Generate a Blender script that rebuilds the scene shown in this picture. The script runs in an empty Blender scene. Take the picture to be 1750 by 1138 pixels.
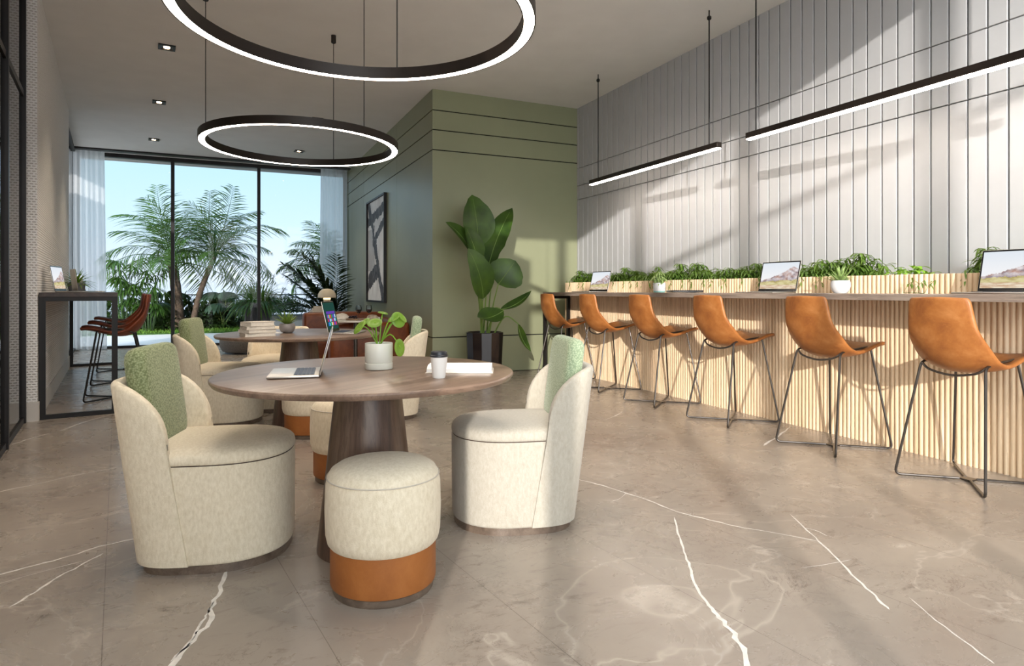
import bpy, bmesh, math, random
from mathutils import Vector, Matrix, noise
PI = math.pi
C = bpy.context.scene.collection
R = math.radians
V = Vector

# ------------------------------------------------------------------ helpers
def lin(h):
    h = h.lstrip('#')
    o = []
    for i in (0, 2, 4):
        c = int(h[i:i+2], 16)/255
        o.append(c/12.92 if c <= .04045 else ((c+.055)/1.055)**2.4)
    return (*o, 1)

def build(name, bm, mat, parent=None, ang=38, recalc=True):
    if recalc:
        bmesh.ops.recalc_face_normals(bm, faces=bm.faces)
    me = bpy.data.meshes.new(name)
    bm.to_mesh(me); bm.free()
    for m in (mat if isinstance(mat, (list, tuple)) else [mat]):
        me.materials.append(m)
    for p in me.polygons: p.use_smooth = True
    me.set_sharp_from_angle(angle=R(ang))
    o = bpy.data.objects.new(name, me); C.objects.link(o)
    if parent: o.parent = parent
    return o

def thing(name, label, cat, loc=(0, 0, 0), rz=0, group=None):
    o = bpy.data.objects.new(name, None); C.objects.link(o)
    o.empty_display_size = .1
    o.location = loc; o.rotation_euler = (0, 0, rz)
    o['label'] = label; o['category'] = cat
    if group: o['group'] = group
    return o

def tag(o, label, cat, group=None, loc=None, rz=None):
    o['label'] = label; o['category'] = cat
    if group: o['group'] = group
    if loc is not None: o.location = loc
    if rz is not None: o.rotation_euler = (0, 0, rz)
    return o

def struct(name, bm, mat, **k):
    o = build(name, bm, mat, **k); o['kind'] = 'structure'
    return o

def dup(root, loc, rz, label=None, group=None, scale=None):
    r = root.copy(); C.objects.link(r)
    r.location = loc; r.rotation_euler = (0, 0, rz)
    if scale: r.scale = (scale,)*3
    if label: r['label'] = label
    if group: r['group'] = group
    for ch in list(root.children):
        c = ch.copy(); C.objects.link(c); c.parent = r
        for g in list(ch.children):
            d = g.copy(); C.objects.link(d); d.parent = c
    return r

def NB(): return bmesh.new()

def box(bm, a, b, bev=0, seg=2, mi=0):
    vs = [bm.verts.new((x, y, z)) for z in (a[2], b[2]) for y in (a[1], b[1]) for x in (a[0], b[0])]
    fs = [(0, 2, 3, 1), (4, 5, 7, 6), (0, 1, 5, 4), (2, 6, 7, 3), (0, 4, 6, 2), (1, 3, 7, 5)]
    F = [bm.faces.new([vs[i] for i in f]) for f in fs]
    for f in F: f.material_index = mi
    if bev:
        es = set(e for v in vs for e in v.link_edges)
        bmesh.ops.bevel(bm, geom=list(es), offset=bev, segments=seg, affect='EDGES', profile=.5)

def obox(bm, p, u, v, w, hu, hv, hw):
    """box at centre p with half extents along unit axes"""
    p, u, v, w = V(p), V(u), V(v), V(w)
    vs = [bm.verts.new(p+u*(hu*i)+v*(hv*j)+w*(hw*k)) for k in (-1, 1) for j in (-1, 1) for i in (-1, 1)]
    for f in [(0, 2, 3, 1), (4, 5, 7, 6), (0, 1, 5, 4), (2, 6, 7, 3), (0, 4, 6, 2), (1, 3, 7, 5)]:
        bm.faces.new([vs[i] for i in f])

def loft(bm, loops, cap0=True, cap1=True, closed=True, mi=0):
    L = [[bm.verts.new(p) for p in l] for l in loops]
    n = len(L[0])
    for a, b in zip(L, L[1:]):
        for i in range(n if closed else n-1):
            j = (i+1) % n
            bm.faces.new((a[i], a[j], b[j], b[i])).material_index = mi
    if cap0: bm.faces.new(L[0][::-1]).material_index = mi
    if cap1: bm.faces.new(L[-1]).material_index = mi

def lathe(bm, prof, c=(0, 0, 0), n=40, cap0=True, cap1=True, mi=0):
    loft(bm, [[(c[0]+r*math.cos(2*PI*i/n), c[1]+r*math.sin(2*PI*i/n), c[2]+z) for i in range(n)] for r, z in prof], cap0, cap1, mi=mi)

def tube(bm, pts, r, n=8, closed=False, cap=True):
    pts = [V(p) for p in pts]
    N = len(pts)
    rs = r if isinstance(r, (list, tuple)) else [r]*N
    up = None; loops = []
    for i, p in enumerate(pts):
        if closed: t = pts[(i+1) % N]-pts[i-1]
        else: t = pts[min(i+1, N-1)]-pts[max(i-1, 0)]
        t.normalize()
        if up is None:
            up = V((0, 0, 1)) if abs(t.z) < .9 else V((1, 0, 0))
        up = (up-t*up.dot(t)); up.normalize()
        s = t.cross(up)
        loops.append([p+(up*math.cos(2*PI*k/n)+s*math.sin(2*PI*k/n))*rs[i] for k in range(n)])
    if closed: loops.append(loops[0])
    loft(bm, loops, cap and not closed, cap and not closed)

def bend(pts, r=.03, n=5):
    """round the corners of a polyline"""
    pts = [V(p) for p in pts]; out = [pts[0]]
    for a, b, c in zip(pts, pts[1:], pts[2:]):
        u = (a-b); w = (c-b)
        k = min(r, u.length*.45, w.length*.45)
        p0 = b+u.normalized()*k; p1 = b+w.normalized()*k
        for i in range(n+1):
            t = i/n
            out.append(p0*(1-t)**2+b*2*t*(1-t)+p1*t*t)
    out.append(pts[-1])
    return out

def cr(P, t):
    """catmull-rom through list of tuples, t in 0..1"""
    n = len(P)-1; x = min(max(t, 0), 1)*n; i = min(int(x), n-1); f = x-i
    g = lambda k: V(P[min(max(k, 0), n)])
    a, b, c, d = g(i-1), g(i), g(i+1), g(i+2)
    return .5*((2*b)+(c-a)*f+(2*a-5*b+4*c-d)*f*f+(3*b-a-3*c+d)*f**3)

def strip(bm, pts, ws, side, fold=.25, nrm=None):
    """leaf blade: centre points, half widths, side vectors; 3 verts across, folded"""
    rows = []
    for i, (p, w) in enumerate(zip(pts, ws)):
        s = side[i] if isinstance(side, list) else side
        t = (pts[min(i+1, len(pts)-1)]-pts[max(i-1, 0)]).normalized()
        nn = s.cross(t)
        rows.append([bm.verts.new(p-s*w+nn*w*fold), bm.verts.new(p), bm.verts.new(p+s*w+nn*w*fold)])
    for a, b in zip(rows, rows[1:]):
        for k in (0, 1): bm.faces.new((a[k], a[k+1], b[k+1], b[k]))

def blade(bm, p, d, L, W, droop=.5, n=5, fold=.25, peak=.4, twist=0):
    """drooping leaf from p in direction d"""
    p = V(p); d = V(d).normalized()
    s = d.cross(V((0, 0, 1)))
    if s.length < .05: s = V((1, 0, 0))
    s.normalize()
    if twist: s = Matrix.Rotation(twist, 3, d) @ s
    pts = [p.copy()]; ws = [W*.12]
    for i in range(1, n+1):
        d = (d+V((0, 0, -droop/n))).normalized()
        p = p+d*(L/n); pts.append(p.copy())
        t = i/n
        w = (t/peak) if t < peak else (1-t)/(1-peak)
        ws.append(W*(max(w, 0)**.6) if i < n else W*.03)
    strip(bm, pts, ws, s, fold)
    return pts

def blade2(bm, a, b, W, sag=.1, nrm=(0, -1, 0), n=9, fold=.2, peak=.4, rag=0, rng=None):
    """broad leaf between base a and tip b facing nrm"""
    a, b = V(a), V(b); d = (b-a); nr = V(nrm).normalized()
    s = d.normalized().cross(nr).normalized(); nr = s.cross(d.normalized())
    pts = []; ws = []
    for i in range(n+1):
        t = i/n
        pts.append(a+d*t-nr*(-sag*4*t*(1-t))*d.length)
        w = math.sin(PI*min(t/peak*.5, .5)) if t < peak else math.cos(PI*.5*((t-peak)/(1-peak)))
        w = max(w, 0)**.7
        if rag and rng and 0 < i < n and rng.random() < .35: w *= 1-rag*rng.random()
        ws.append(W*w+.002)
    strip(bm, pts, ws, s, fold)

def frond(bm, L=2., droop=1.1, up=.9, nl=26, ll=.5, lw=.022, rng=random, rr=.014, lsag=.8, n=14):
    """pinnate palm frond growing along +Y from origin"""
    p = V((0, 0, 0)); d = V((0, math.cos(up), math.sin(up)))
    pts = [p.copy()]; ds = [d.copy()]
    for i in range(n):
        d = (d+V((0, 0, -droop/n))).normalized(); p = p+d*(L/n)
        pts.append(p.copy()); ds.append(d.copy())
    tube(bm, pts, [rr*(1-.85*i/n) for i in range(n+1)], 5)
    for k in range(nl):
        t = .14+.86*k/(nl-1); x = t*n; i = min(int(x), n-1); f = x-i
        q = pts[i].lerp(pts[i+1], f); dd = ds[i].lerp(ds[i+1], f).normalized()
        l = ll*(math.sin(PI*min(1, .18+.8*t))**.6+.12)*rng.uniform(.85, 1.1)
        for s in (-1, 1):
            dr = (dd*rng.uniform(.65, .95)+V((s*rng.uniform(.75, 1.), 0, rng.uniform(-.05, .3)))).normalized()
            blade(bm, q, dr, l, lw, lsag*rng.uniform(.7, 1.4), 4, .15, .35)

def shell_grid(bm, f, nu, nv):
    g = [[bm.verts.new(f(i/nu, j/nv)) for i in range(nu+1)] for j in range(nv+1)]
    for j in range(nv):
        for i in range(nu):
            bm.faces.new((g[j][i], g[j][i+1], g[j+1][i+1], g[j+1][i]))

# ------------------------------------------------------------------ materials
def newmat(name):
    m = bpy.data.materials.new(name); m.use_nodes = True
    nt = m.node_tree; nt.nodes.clear()
    o = nt.nodes.new('ShaderNodeOutputMaterial')
    return m, nt, o

class G:
    def __init__(s, nt): s.nt = nt
    def n(s, t, **k):
        nd = s.nt.nodes.new('ShaderNode'+t)
        for a, b in k.items(): setattr(nd, a, b)
        return nd
    def l(s, a, b): s.nt.links.new(a, b)
    def math(s, op, a, b=None, c=None):
        nd = s.n('Math', operation=op)
        for i, v in enumerate((a, b, c)):
            if v is None: continue
            if isinstance(v, (int, float)): nd.inputs[i].default_value = v
            else: s.l(v, nd.inputs[i])
        return nd.outputs[0]
    def coords(s, kind='Object', scale=(1, 1, 1), rot=(0, 0, 0)):
        tc = s.n('TexCoord'); mp = s.n('Mapping')
        mp.inputs['Scale'].default_value = scale; mp.inputs['Rotation'].default_value = rot
        s.l(tc.outputs[kind], mp.inputs[0]); return mp.outputs[0]
    def noise(s, co, sc, det=3, rough=.5, dist=0):
        nd = s.n('TexNoise'); nd.inputs['Scale'].default_value = sc
        nd.inputs['Detail'].default_value = det; nd.inputs['Roughness'].default_value = rough
        nd.inputs['Distortion'].default_value = dist
        s.l(co, nd.inputs['Vector']); return nd.outputs['Fac']
    def ramp(s, fac, stops):
        nd = s.n('ValToRGB'); e = nd.color_ramp.elements
        while len(e) > 1: e.remove(e[-1])
        e[0].position = stops[0][0]; e[0].color = stops[0][1]
        for p, c in stops[1:]:
            k = e.new(p); k.color = c
        s.l(fac, nd.inputs[0]); return nd.outputs[0]
    def mix(s, fac, a, b, bt='MIX'):
        nd = s.n('Mix', data_type='RGBA', blend_type=bt)
        for i, v in ((0, fac), (6, a), (7, b)):
            if isinstance(v, (int, float)): nd.inputs[i].default_value = v
            elif isinstance(v, tuple): nd.inputs[i].default_value = v
            else: s.l(v, nd.inputs[i])
        return nd.outputs[2]
    def bump(s, h, st=.3, d=.01):
        nd = s.n('Bump'); nd.inputs['Strength'].default_value = st; nd.inputs['Distance'].default_value = d
        s.l(h, nd.inputs['Height']); return nd.outputs[0]
    def pr(s, out, base, rough=.5, metal=0, spec=.5, normal=None, **k):
        b = s.n('BsdfPrincipled')
        for nm, v in (('Base Color', base), ('Roughness', rough), ('Metallic', metal), ('Specular IOR Level', spec)):
            if isinstance(v, (int, float, tuple)): b.inputs[nm].default_value = v
            else: s.l(v, b.inputs[nm])
        if normal is not None: s.l(normal, b.inputs['Normal'])
        for a, v in k.items(): b.inputs[a.replace('_', ' ')].default_value = v
        s.l(b.outputs[0], out.inputs[0]); return b

W4 = (1, 1, 1, 1); K4 = (0, 0, 0, 1)

def plain(name, h, rough=.5, metal=0, spec=.5, var=.06, sc=6, bump=0, bsc=200, **k):
    m, nt, o = newmat(name); g = G(nt); co = g.coords()
    f = g.noise(co, sc, 3)
    b = lin(h)
    lo = tuple(c*(1-var*2) for c in b[:3])+(1,); hi = tuple(min(1, c*(1+var*2)) for c in b[:3])+(1,)
    c = g.ramp(f, [(.3, lo), (.7, hi)])
    nm = g.bump(g.noise(co, bsc, 2), bump, .002) if bump else None
    g.pr(o, c, rough, metal, spec, nm, **k)
    return m

def fabric(name, h, h2, sc=260, st=.4, fine=80):
    m, nt, o = newmat(name); g = G(nt); co = g.coords()
    st1 = g.coords(scale=(1, 1, .5))
    f = g.noise(st1, fine, 5, .7); f2 = g.noise(co, sc, 2, .6)
    c = g.ramp(f, [(.3, lin(h2)), (.66, lin(h))])
    c = g.mix(g.math('MULTIPLY', f2, .35), c, lin(h2))
    g.pr(o, c, .92, 0, .2, g.bump(f2, st, .003), Sheen_Weight=.15)
    return m

def weave(name, h, h2, sc=130):
    m, nt, o = newmat(name); g = G(nt); co = g.coords()
    w1 = g.n('TexVoronoi', feature='F1'); w1.inputs['Scale'].default_value = sc; g.l(co, w1.inputs['Vector'])
    f = g.noise(co, 9, 3)
    c = g.ramp(w1.outputs['Distance'], [(.1, lin(h)), (.75, lin(h2))])
    c = g.mix(g.math('MULTIPLY', f, .3), c, lin(h2))
    g.pr(o, c, .95, 0, .2, g.bump(w1.outputs['Distance'], -.6, .004), Sheen_Weight=.2)
    return m

def wood(name, h1, h2, h3, axis='X', sc=1., rough=.4, spec=.5, fine=1.):
    m, nt, o = newmat(name); g = G(nt)
    s = {'X': (.35, 5, 5), 'Y': (5, .35, 5), 'Z': (5, 5, .3)}[axis]
    co = g.coords(scale=tuple(v*sc for v in s))
    a = g.noise(co, 2.2, 6, .6, .6); b = g.noise(co, 14*fine, 4, .6, .2)
    c = g.ramp(a, [(.3, lin(h1)), (.5, lin(h2)), (.7, lin(h3))])
    c = g.mix(g.math('MULTIPLY', g.math('GREATER_THAN', b, .55), .35), c, lin(h1))
    g.pr(o, c, rough, 0, spec, g.bump(b, .05, .001))
    return m

def leather(name, h1, h2, h3, rough=.42):
    m, nt, o = newmat(name); g = G(nt); co = g.coords()
    a = g.noise(co, 7, 5, .65, .4); b = g.noise(co, 60, 5, .7); e = g.noise(co, 320, 2)
    c = g.ramp(a, [(.3, lin(h1)), (.52, lin(h2)), (.75, lin(h3))])
    c = g.mix(g.math('MULTIPLY', g.math('GREATER_THAN', b, .58), .18), c, lin(h3))
    g.pr(o, c, rough, 0, .4, g.bump(e, .12, .002))
    return m

def leafmat(name, h1, h2, rough=.4, trans=.25):
    m, nt, o = newmat(name); g = G(nt); co = g.coords()
    c = g.ramp(g.noise(co, 5, 3), [(.3, lin(h1)), (.7, lin(h2))])
    b = g.n('BsdfPrincipled'); g.l(c, b.inputs['Base Color']); b.inputs['Roughness'].default_value = rough
    b.inputs['Specular IOR Level'].default_value = .35
    t = g.n('BsdfTranslucent'); g.l(g.mix(.5, c, lin('#9fc03a')), t.inputs[0])
    mx = g.n('MixShader'); mx.inputs[0].default_value = trans
    g.l(b.outputs[0], mx.inputs[1]); g.l(t.outputs[0], mx.inputs[2]); g.l(mx.outputs[0], o.inputs[0])
    return m

def emit(name, h, st):
    m, nt, o = newmat(name); g = G(nt)
    e = g.n('Emission'); e.inputs[0].default_value = lin(h); e.inputs[1].default_value = st
    g.l(e.outputs[0], o.inputs[0]); return m

def glassmat(name, tint='#ffffff', ior=1.45, gloss_rough=0.0):
    m, nt, o = newmat(name); g = G(nt)
    fr = g.n('Fresnel'); fr.inputs[0].default_value = ior
    t = g.n('BsdfTransparent'); t.inputs[0].default_value = lin(tint)
    r = g.n('BsdfGlossy'); r.inputs['Roughness'].default_value = gloss_rough
    mx = g.n('MixShader'); g.l(fr.outputs[0], mx.inputs[0]); g.l(t.outputs[0], mx.inputs[1]); g.l(r.outputs[0], mx.inputs[2])
    g.l(mx.outputs[0], o.inputs[0]); return m

def picmat(name, st=1., lit=False, rough=.4):
    m, nt, o = newmat(name); g = G(nt)
    a = g.n('VertexColor'); a.layer_name = 'pic'
    if lit:
        e = g.n('Emission'); g.l(a.outputs[0], e.inputs[0]); e.inputs[1].default_value = st
        gl = g.n('BsdfGlossy'); gl.inputs['Roughness'].default_value = .1
        mx = g.n('MixShader'); mx.inputs[0].default_value = .03
        g.l(e.outputs[0], mx.inputs[1]); g.l(gl.outputs[0], mx.inputs[2]); g.l(mx.outputs[0], o.inputs[0])
    else:
        g.pr(o, a.outputs[0], rough)
    return m

M = {}
M['white_paint'] = plain('white_paint', '#b0b0b1', .6, var=.01, spec=.3)
M['groove'] = plain('groove_shadow_gap', '#3a3836', .8, var=.02)
M['ceiling'] = plain('ceiling_paint', '#e8e6e4', .9, var=.012, sc=3, spec=.2)
M['green_paint'] = plain('green_panel', '#8a8d70', .34, var=.02, sc=2, spec=.45)
M['green_groove'] = plain('green_panel_gap', '#141510', .9, var=.02)
M['skirting'] = plain('skirting_paint', '#cfc9c2', .5, var=.01)
M['black_metal'] = plain('black_metal', '#1d1a19', .45, .3, var=.04)
M['dark_frame'] = plain('dark_window_frame', '#2a2727', .45, .4, var=.04)
M['steel'] = plain('gunmetal', '#5b5550', .3, .9, var=.04)
M['ring_body'] = plain('ring_body', '#2a221d', .45, .4, var=.03)
M['cable'] = plain('cable_black', '#191716', .5, .2, var=.02)
M['glow'] = emit('warm_led', '#fff0df', 24.)
M['spot_glow'] = emit('spot_led', '#ffdcae', 14.)
M['cream'] = fabric('cream_boucle', '#ebdfc8', '#d3c4a8')
M['cream_light'] = fabric('ivory_boucle', '#b7b0a3', '#a59d8e')
M['plinth'] = wood('plinth_wood', '#4b3d33', '#66574a', '#7c6b5d', 'X', 1.5)
M['green_fabric'] = weave('green_weave', '#a9b088', '#6d7650')
M['mint_fabric'] = weave('mint_weave', '#b9c4a4', '#869678')
M['piping'] = plain('brown_piping', '#3c2a1f', .6, var=.05)
M['tan_leather'] = leather('tan_leather', '#834c26', '#9d612f', '#b27744')
M['band_leather'] = leather('pouf_leather', '#8f5426', '#9d5f2d', '#a96a36', .5)
M['red_leather'] = leather('oxblood_leather', '#5c2a17', '#74371f', '#8a482b')
M['sofa_leather'] = leather('sofa_leather', '#5e2d15', '#7b3f1e', '#8e4f29', .45)
M['walnut'] = wood('walnut_top', '#5d4a3d', '#7d6656', '#917a68', 'X', 1.3, .3, .5)
M['walnut_base'] = wood('walnut_base', '#3d2c22', '#5c463a', '#75604f', 'Z', 1.4, .35)
M['counter_wood'] = wood('weathered_worktop', '#62564c', '#8a7b6f', '#a59587', 'Y', 1.6, .5)
M['dark_wood'] = wood('dark_worktop', '#2b2019', '#3f3028', '#4d3d33', 'Y', 1.5, .4)
M['slat_wood'] = wood('pale_oak_slats', '#c2a582', '#e4c8a4', '#efd8b8', 'Z', 1.2, .55, .35, .6)
M['soil'] = plain('soil', '#2e241c', .95, var=.2, sc=60, bump=.5)
M['fern'] = leafmat('fern_leaf', '#3a5621', '#72903c')
M['bright_green'] = leafmat('bright_leaf', '#6e9a2c', '#93bf3e')  # brighter leaf green of the broad-leaved plant and the pilea stems
M['pilea'] = leafmat('pilea_leaf', '#557a28', '#84a63c', .3)
M['bop'] = leafmat('bird_of_paradise_leaf', '#223818', '#42601f', .42, .08)
M['midrib'] = leafmat('pale_midrib', '#55702f', '#728a45', .5, 0)
M['stem'] = leafmat('plant_stem', '#3a4a20', '#566a30', .5, 0)
M['palm'] = leafmat('palm_leaf', '#23401d', '#46662c', .4, .25)
M['palm_dark'] = leafmat('dark_palm_leaf', '#16241a', '#26392a', .4, .12)
M['bush'] = leafmat('bush_leaf', '#14250f', '#2f4a1d', .5, .15)
M['bush_blue'] = leafmat('blue_green_leaf', '#1f3328', '#3b5544', .5, .15)
M['trunk'] = plain('palm_trunk', '#4d3f33', .9, var=.25, sc=18, bump=.8, bsc=40)
M['succulent'] = leafmat('succulent_leaf', '#6f8b4a', '#a8bd7c', .45, .1)
M['aloe'] = leafmat('aloe_leaf', '#4f6b38', '#85993f', .45, .1)
M['grassleaf'] = leafmat('grass_leaf', '#3d6420', '#79a23c', .45, .2)
M['white_ceramic'] = plain('pale_ceramic', '#c9c7bb', .4, var=.01)
M['grey_ceramic'] = plain('grey_ceramic', '#8d8682', .45, var=.05, sc=30)
M['bowl_ceramic'] = plain('white_bowl_ceramic', '#cfcfd0', .3, var=.02)
M['concrete_pot'] = plain('concrete_pot', '#77777a', .8, var=.06, sc=40)
M['dark_glaze'] = plain('dark_gloss_planter', '#1c1517', .12, .0, .6, var=.05)
M['alu'] = plain('aluminium', '#c8c2ba', .32, .85, var=.015)
M['screen_black'] = plain('black_bezel', '#0c0c0e', .2, var=.02)
M['keys'] = plain('keyboard_keys', '#30364a', .4, var=.05)
M['black_plastic'] = plain('black_plastic', '#141416', .35, var=.03)
M['paper_cup'] = plain('white_paper_cup', '#e6e2dc', .6, var=.01)
M['cup_lid'] = plain('black_cup_lid', '#1b1d24', .35, var=.02)
M['paper'] = plain('paper', '#efece6', .8, var=.02)
M['book_cream'] = plain('cream_book_cover', '#c9bfb0', .7, var=.04)
M['book_pages'] = plain('page_edges', '#dcd3c4', .85, var=.04, sc=80)
M['white_top'] = plain('white_stone_top', '#d9d3ca', .3, var=.03)
M['lamp_shade'] = plain('cream_lamp_shade', '#d9cbb2', .5, var=.01)
M['lamp_lit'] = emit('lamp_glow', '#ffdf9d', 1.6)
M['board'] = wood('serving_board', '#6c5240', '#86694f', '#96795e', 'X', 2, .6)
M['wine'] = plain('red_wine', '#2a0b12', .1, var=.02)
M['bread'] = plain('bread', '#b9a893', .9, var=.1, sc=25)
M['cloth'] = plain('linen_napkin', '#d8cfc2', .9, var=.04)
M['grape'] = plain('dark_grapes', '#1d1220', .3, var=.1)
M['ottoman'] = fabric('grey_ottoman', '#77706a', '#56504b')
M['deck'] = plain('terrace_stone', '#e9e8e8', .7, var=.03, sc=2)
M['lawn'] = plain('lawn_green', '#33591f', .95, var=.3, sc=30, bump=.8, bsc=80)
M['grey_wall'] = plain('grey_render', '#a9a8a8', .8, var=.02)
M['coping'] = plain('grey_coping', '#5d5c5e', .7, var=.04)
M['dark_box'] = plain('dark_planter_box', '#3a3330', .6, var=.05)
M['outer'] = plain('outer_grey', '#a09a92', .9, var=.02)
M['glass'] = glassmat('clear_glass', ior=1.2)
M['screen_glass'] = glassmat('screen_glass', ior=1.5)
M['thin_glass'] = glassmat('wine_glass', '#f5f7fa', 1.35)
M['display'] = picmat('screen_picture', .58, True)
M['art'] = picmat('art_print', rough=.6)

# curtain
m, nt, o = newmat('sheer_curtain'); g = G(nt)
d = g.n('BsdfDiffuse'); d.inputs[0].default_value = lin('#f2f3f5')
t = g.n('BsdfTranslucent'); t.inputs[0].default_value = lin('#f4f7fa')
tr = g.n('BsdfTransparent')
m1 = g.n('MixShader'); m1.inputs[0].default_value = .62
m2 = g.n('MixShader'); m2.inputs[0].default_value = .22
g.l(d.outputs[0], m1.inputs[1]); g.l(t.outputs[0], m1.inputs[2]); g.l(m1.outputs[0], m2.inputs[1]); g.l(tr.outputs[0], m2.inputs[2]); g.l(m2.outputs[0], o.inputs[0])
M['curtain'] = m

# marble floor: taupe with dark flecks and fine tile joints
m, nt, o = newmat('taupe_marble'); g = G(nt)
co = g.coords('Object')
base = g.ramp(g.noise(co, .9, 5, .6, .8), [(.3, lin('#8f8276')), (.5, lin('#9b8f82')), (.7, lin('#a99d8f'))])
cloud = g.noise(co, 3.2, 6, .65, 1.5)
base = g.mix(g.math('MULTIPLY', g.math('SUBTRACT', cloud, .35), .5), base, lin('#7d7168'))
st = g.coords('Object', (1.2, 3.6, 1), (0, 0, R(-38)))
fl = g.noise(st, 7, 8, .72, .5)
msk = g.noise(co, 1.5, 3, .5)
f1 = g.math('MULTIPLY', g.ramp(fl, [(.55, K4), (.64, W4)]), g.ramp(msk, [(.42, K4), (.6, W4)]))
vo = g.noise(co, 5.5, 7, .7, 2.2)
crk = g.math('ABSOLUTE', g.math('SUBTRACT', vo, .5))
f2 = g.math('MULTIPLY', g.ramp(crk, [(.0, W4), (.016, K4)]), g.ramp(g.noise(co, 1.9, 4, .6), [(.48, K4), (.62, W4)]))
fk = g.math('MINIMUM', g.math('ADD', g.math('MULTIPLY', f1, .6), g.math('MULTIPLY', f2, .7)), 1.)
base = g.mix(fk, base, lin('#5d4f45'))
lv = g.math('ABSOLUTE', g.math('SUBTRACT', g.noise(g.coords('Object', (1, 1, 1), (0, 0, .6)), .8, 5, .55, 1.0), .5))
base = g.mix(g.math('MULTIPLY', g.ramp(lv, [(0, W4), (.005, K4)]), .3), base, lin('#d8ccbd'))
sx = g.n('SeparateXYZ'); g.l(co, sx.inputs[0])
xx = g.math('ADD', sx.outputs[0], g.math('MULTIPLY', sx.outputs[1], .13))
fr = g.math('FRACT', g.math('DIVIDE', g.math('ADD', xx, 10*.592-.552+.002), .592))
jn = g.math('LESS_THAN', fr, .0045)
base = g.mix(g.math('MULTIPLY', jn, .7), base, lin('#4d4138'))
rg = g.math('ADD', .2, g.math('MULTIPLY', cloud, .16))
g.pr(o, base, rg, 0, .5, g.bump(cloud, .03, .01))
M['floor'] = m
M['vein'] = plain('white_marble_vein', '#e3dcd2', .28, var=.08, sc=30)

# woven wall covering on the left wall
m, nt, o = newmat('woven_wallcovering'); g = G(nt)
tc = g.n('TexCoord'); s3 = g.n('SeparateXYZ'); g.l(tc.outputs['Object'], s3.inputs[0])
cb = g.n('CombineXYZ'); g.l(g.math('ADD', s3.outputs[0], s3.outputs[1]), cb.inputs[0]); g.l(s3.outputs[2], cb.inputs[1])
br = g.n('TexBrick'); br.inputs['Scale'].default_value = 1.
br.inputs['Brick Width'].default_value = .038; br.inputs['Row Height'].default_value = .021
br.inputs['Mortar Size'].default_value = .0085; br.inputs['Mortar Smooth'].default_value = .6
br.inputs['Color1'].default_value = lin('#c8c3be'); br.inputs['Color2'].default_value = lin('#d2cdc9'); br.inputs['Mortar'].default_value = lin('#f4f2f0')
g.l(cb.outputs[0], br.inputs['Vector'])
g.pr(o, br.outputs['Color'], .85, 0, .2, g.bump(br.outputs['Fac'], .8, .006))
M['woven'] = m

def picture(name, w, h, fn, mat, parent, nx=72, ny=46):
    """flat picture in local XZ plane, facing -Y, colours from fn(u,v)"""
    bm = NB()
    cl = bm.loops.layers.float_color.new('pic')
    g = [[bm.verts.new((w*(i/nx-.5), 0, h*j/ny)) for i in range(nx+1)] for j in range(ny+1)]
    for j in range(ny):
        for i in range(nx):
            f = bm.faces.new((g[j][i], g[j][i+1], g[j+1][i+1], g[j+1][i]))
            cc = lin(fn((i+.5)/nx, (j+.5)/ny)) if False else fn((i+.5)/nx, (j+.5)/ny)
            for lp in f.loops: lp[cl] = cc
    return build(name, bm, mat, parent, recalc=False)

def mixc(a, b, t): return tuple(x+(y-x)*t for x, y in zip(a, b))
def nz(x, y, s, o=0): return noise.fractal(V((x*s+o, y*s, o)), .8, 2., 5)

# ------------------------------------------------------------------ camera, sun, sky
cam = bpy.data.cameras.new('camera'); co_ = bpy.data.objects.new('camera', cam); C.objects.link(co_)
co_.location = (0, 0, 1.08); co_.rotation_euler = (R(90), 0, R(-24.5))
cam.sensor_width = 36; cam.lens = 1082/1750*36; cam.shift_y = -72/1750; cam.clip_end = 500
bpy.context.scene.camera = co_
sun = bpy.data.lights.new('sun', 'SUN'); so = bpy.data.objects.new('sun', sun); C.objects.link(so)
sun.energy = 2.35; sun.angle = R(.6); sun.color = (1, .95, .89)
AZ, EL = R(29), R(13.5)
sd = V((math.sin(AZ)*math.cos(EL), math.cos(AZ)*math.cos(EL), -math.sin(EL)))
so.rotation_euler = sd.to_track_quat('-Z', 'Y').to_euler(); so.location = (-4, -8, 6)
w = bpy.data.worlds.new('sky'); bpy.context.scene.world = w; w.use_nodes = True
nt = w.node_tree; nt.nodes.clear(); g = G(nt)
tc = g.n('TexCoord'); sp = g.n('SeparateXYZ'); g.l(tc.outputs['Generated'], sp.inputs[0])
rc = g.ramp(sp.outputs[2], [(0., lin('#b6c6d8')), (.02, lin('#bfcbda')), (.09, lin('#b0cadb')), (.19, lin('#a0c4d8')), (.6, lin('#86aecb'))])
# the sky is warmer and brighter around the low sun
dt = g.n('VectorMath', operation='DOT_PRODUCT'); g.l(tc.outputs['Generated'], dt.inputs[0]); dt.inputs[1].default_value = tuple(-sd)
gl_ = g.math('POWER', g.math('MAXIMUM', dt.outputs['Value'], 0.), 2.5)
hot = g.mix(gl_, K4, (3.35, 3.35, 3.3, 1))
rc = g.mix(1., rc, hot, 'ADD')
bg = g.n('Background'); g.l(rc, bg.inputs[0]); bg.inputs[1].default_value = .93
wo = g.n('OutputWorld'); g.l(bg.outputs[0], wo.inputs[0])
vs = bpy.context.scene.view_settings
vs.view_transform = 'Standard'; vs.look = 'None'; vs.gamma = 1; vs.exposure = .88; vs.use_curve_mapping = False

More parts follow.
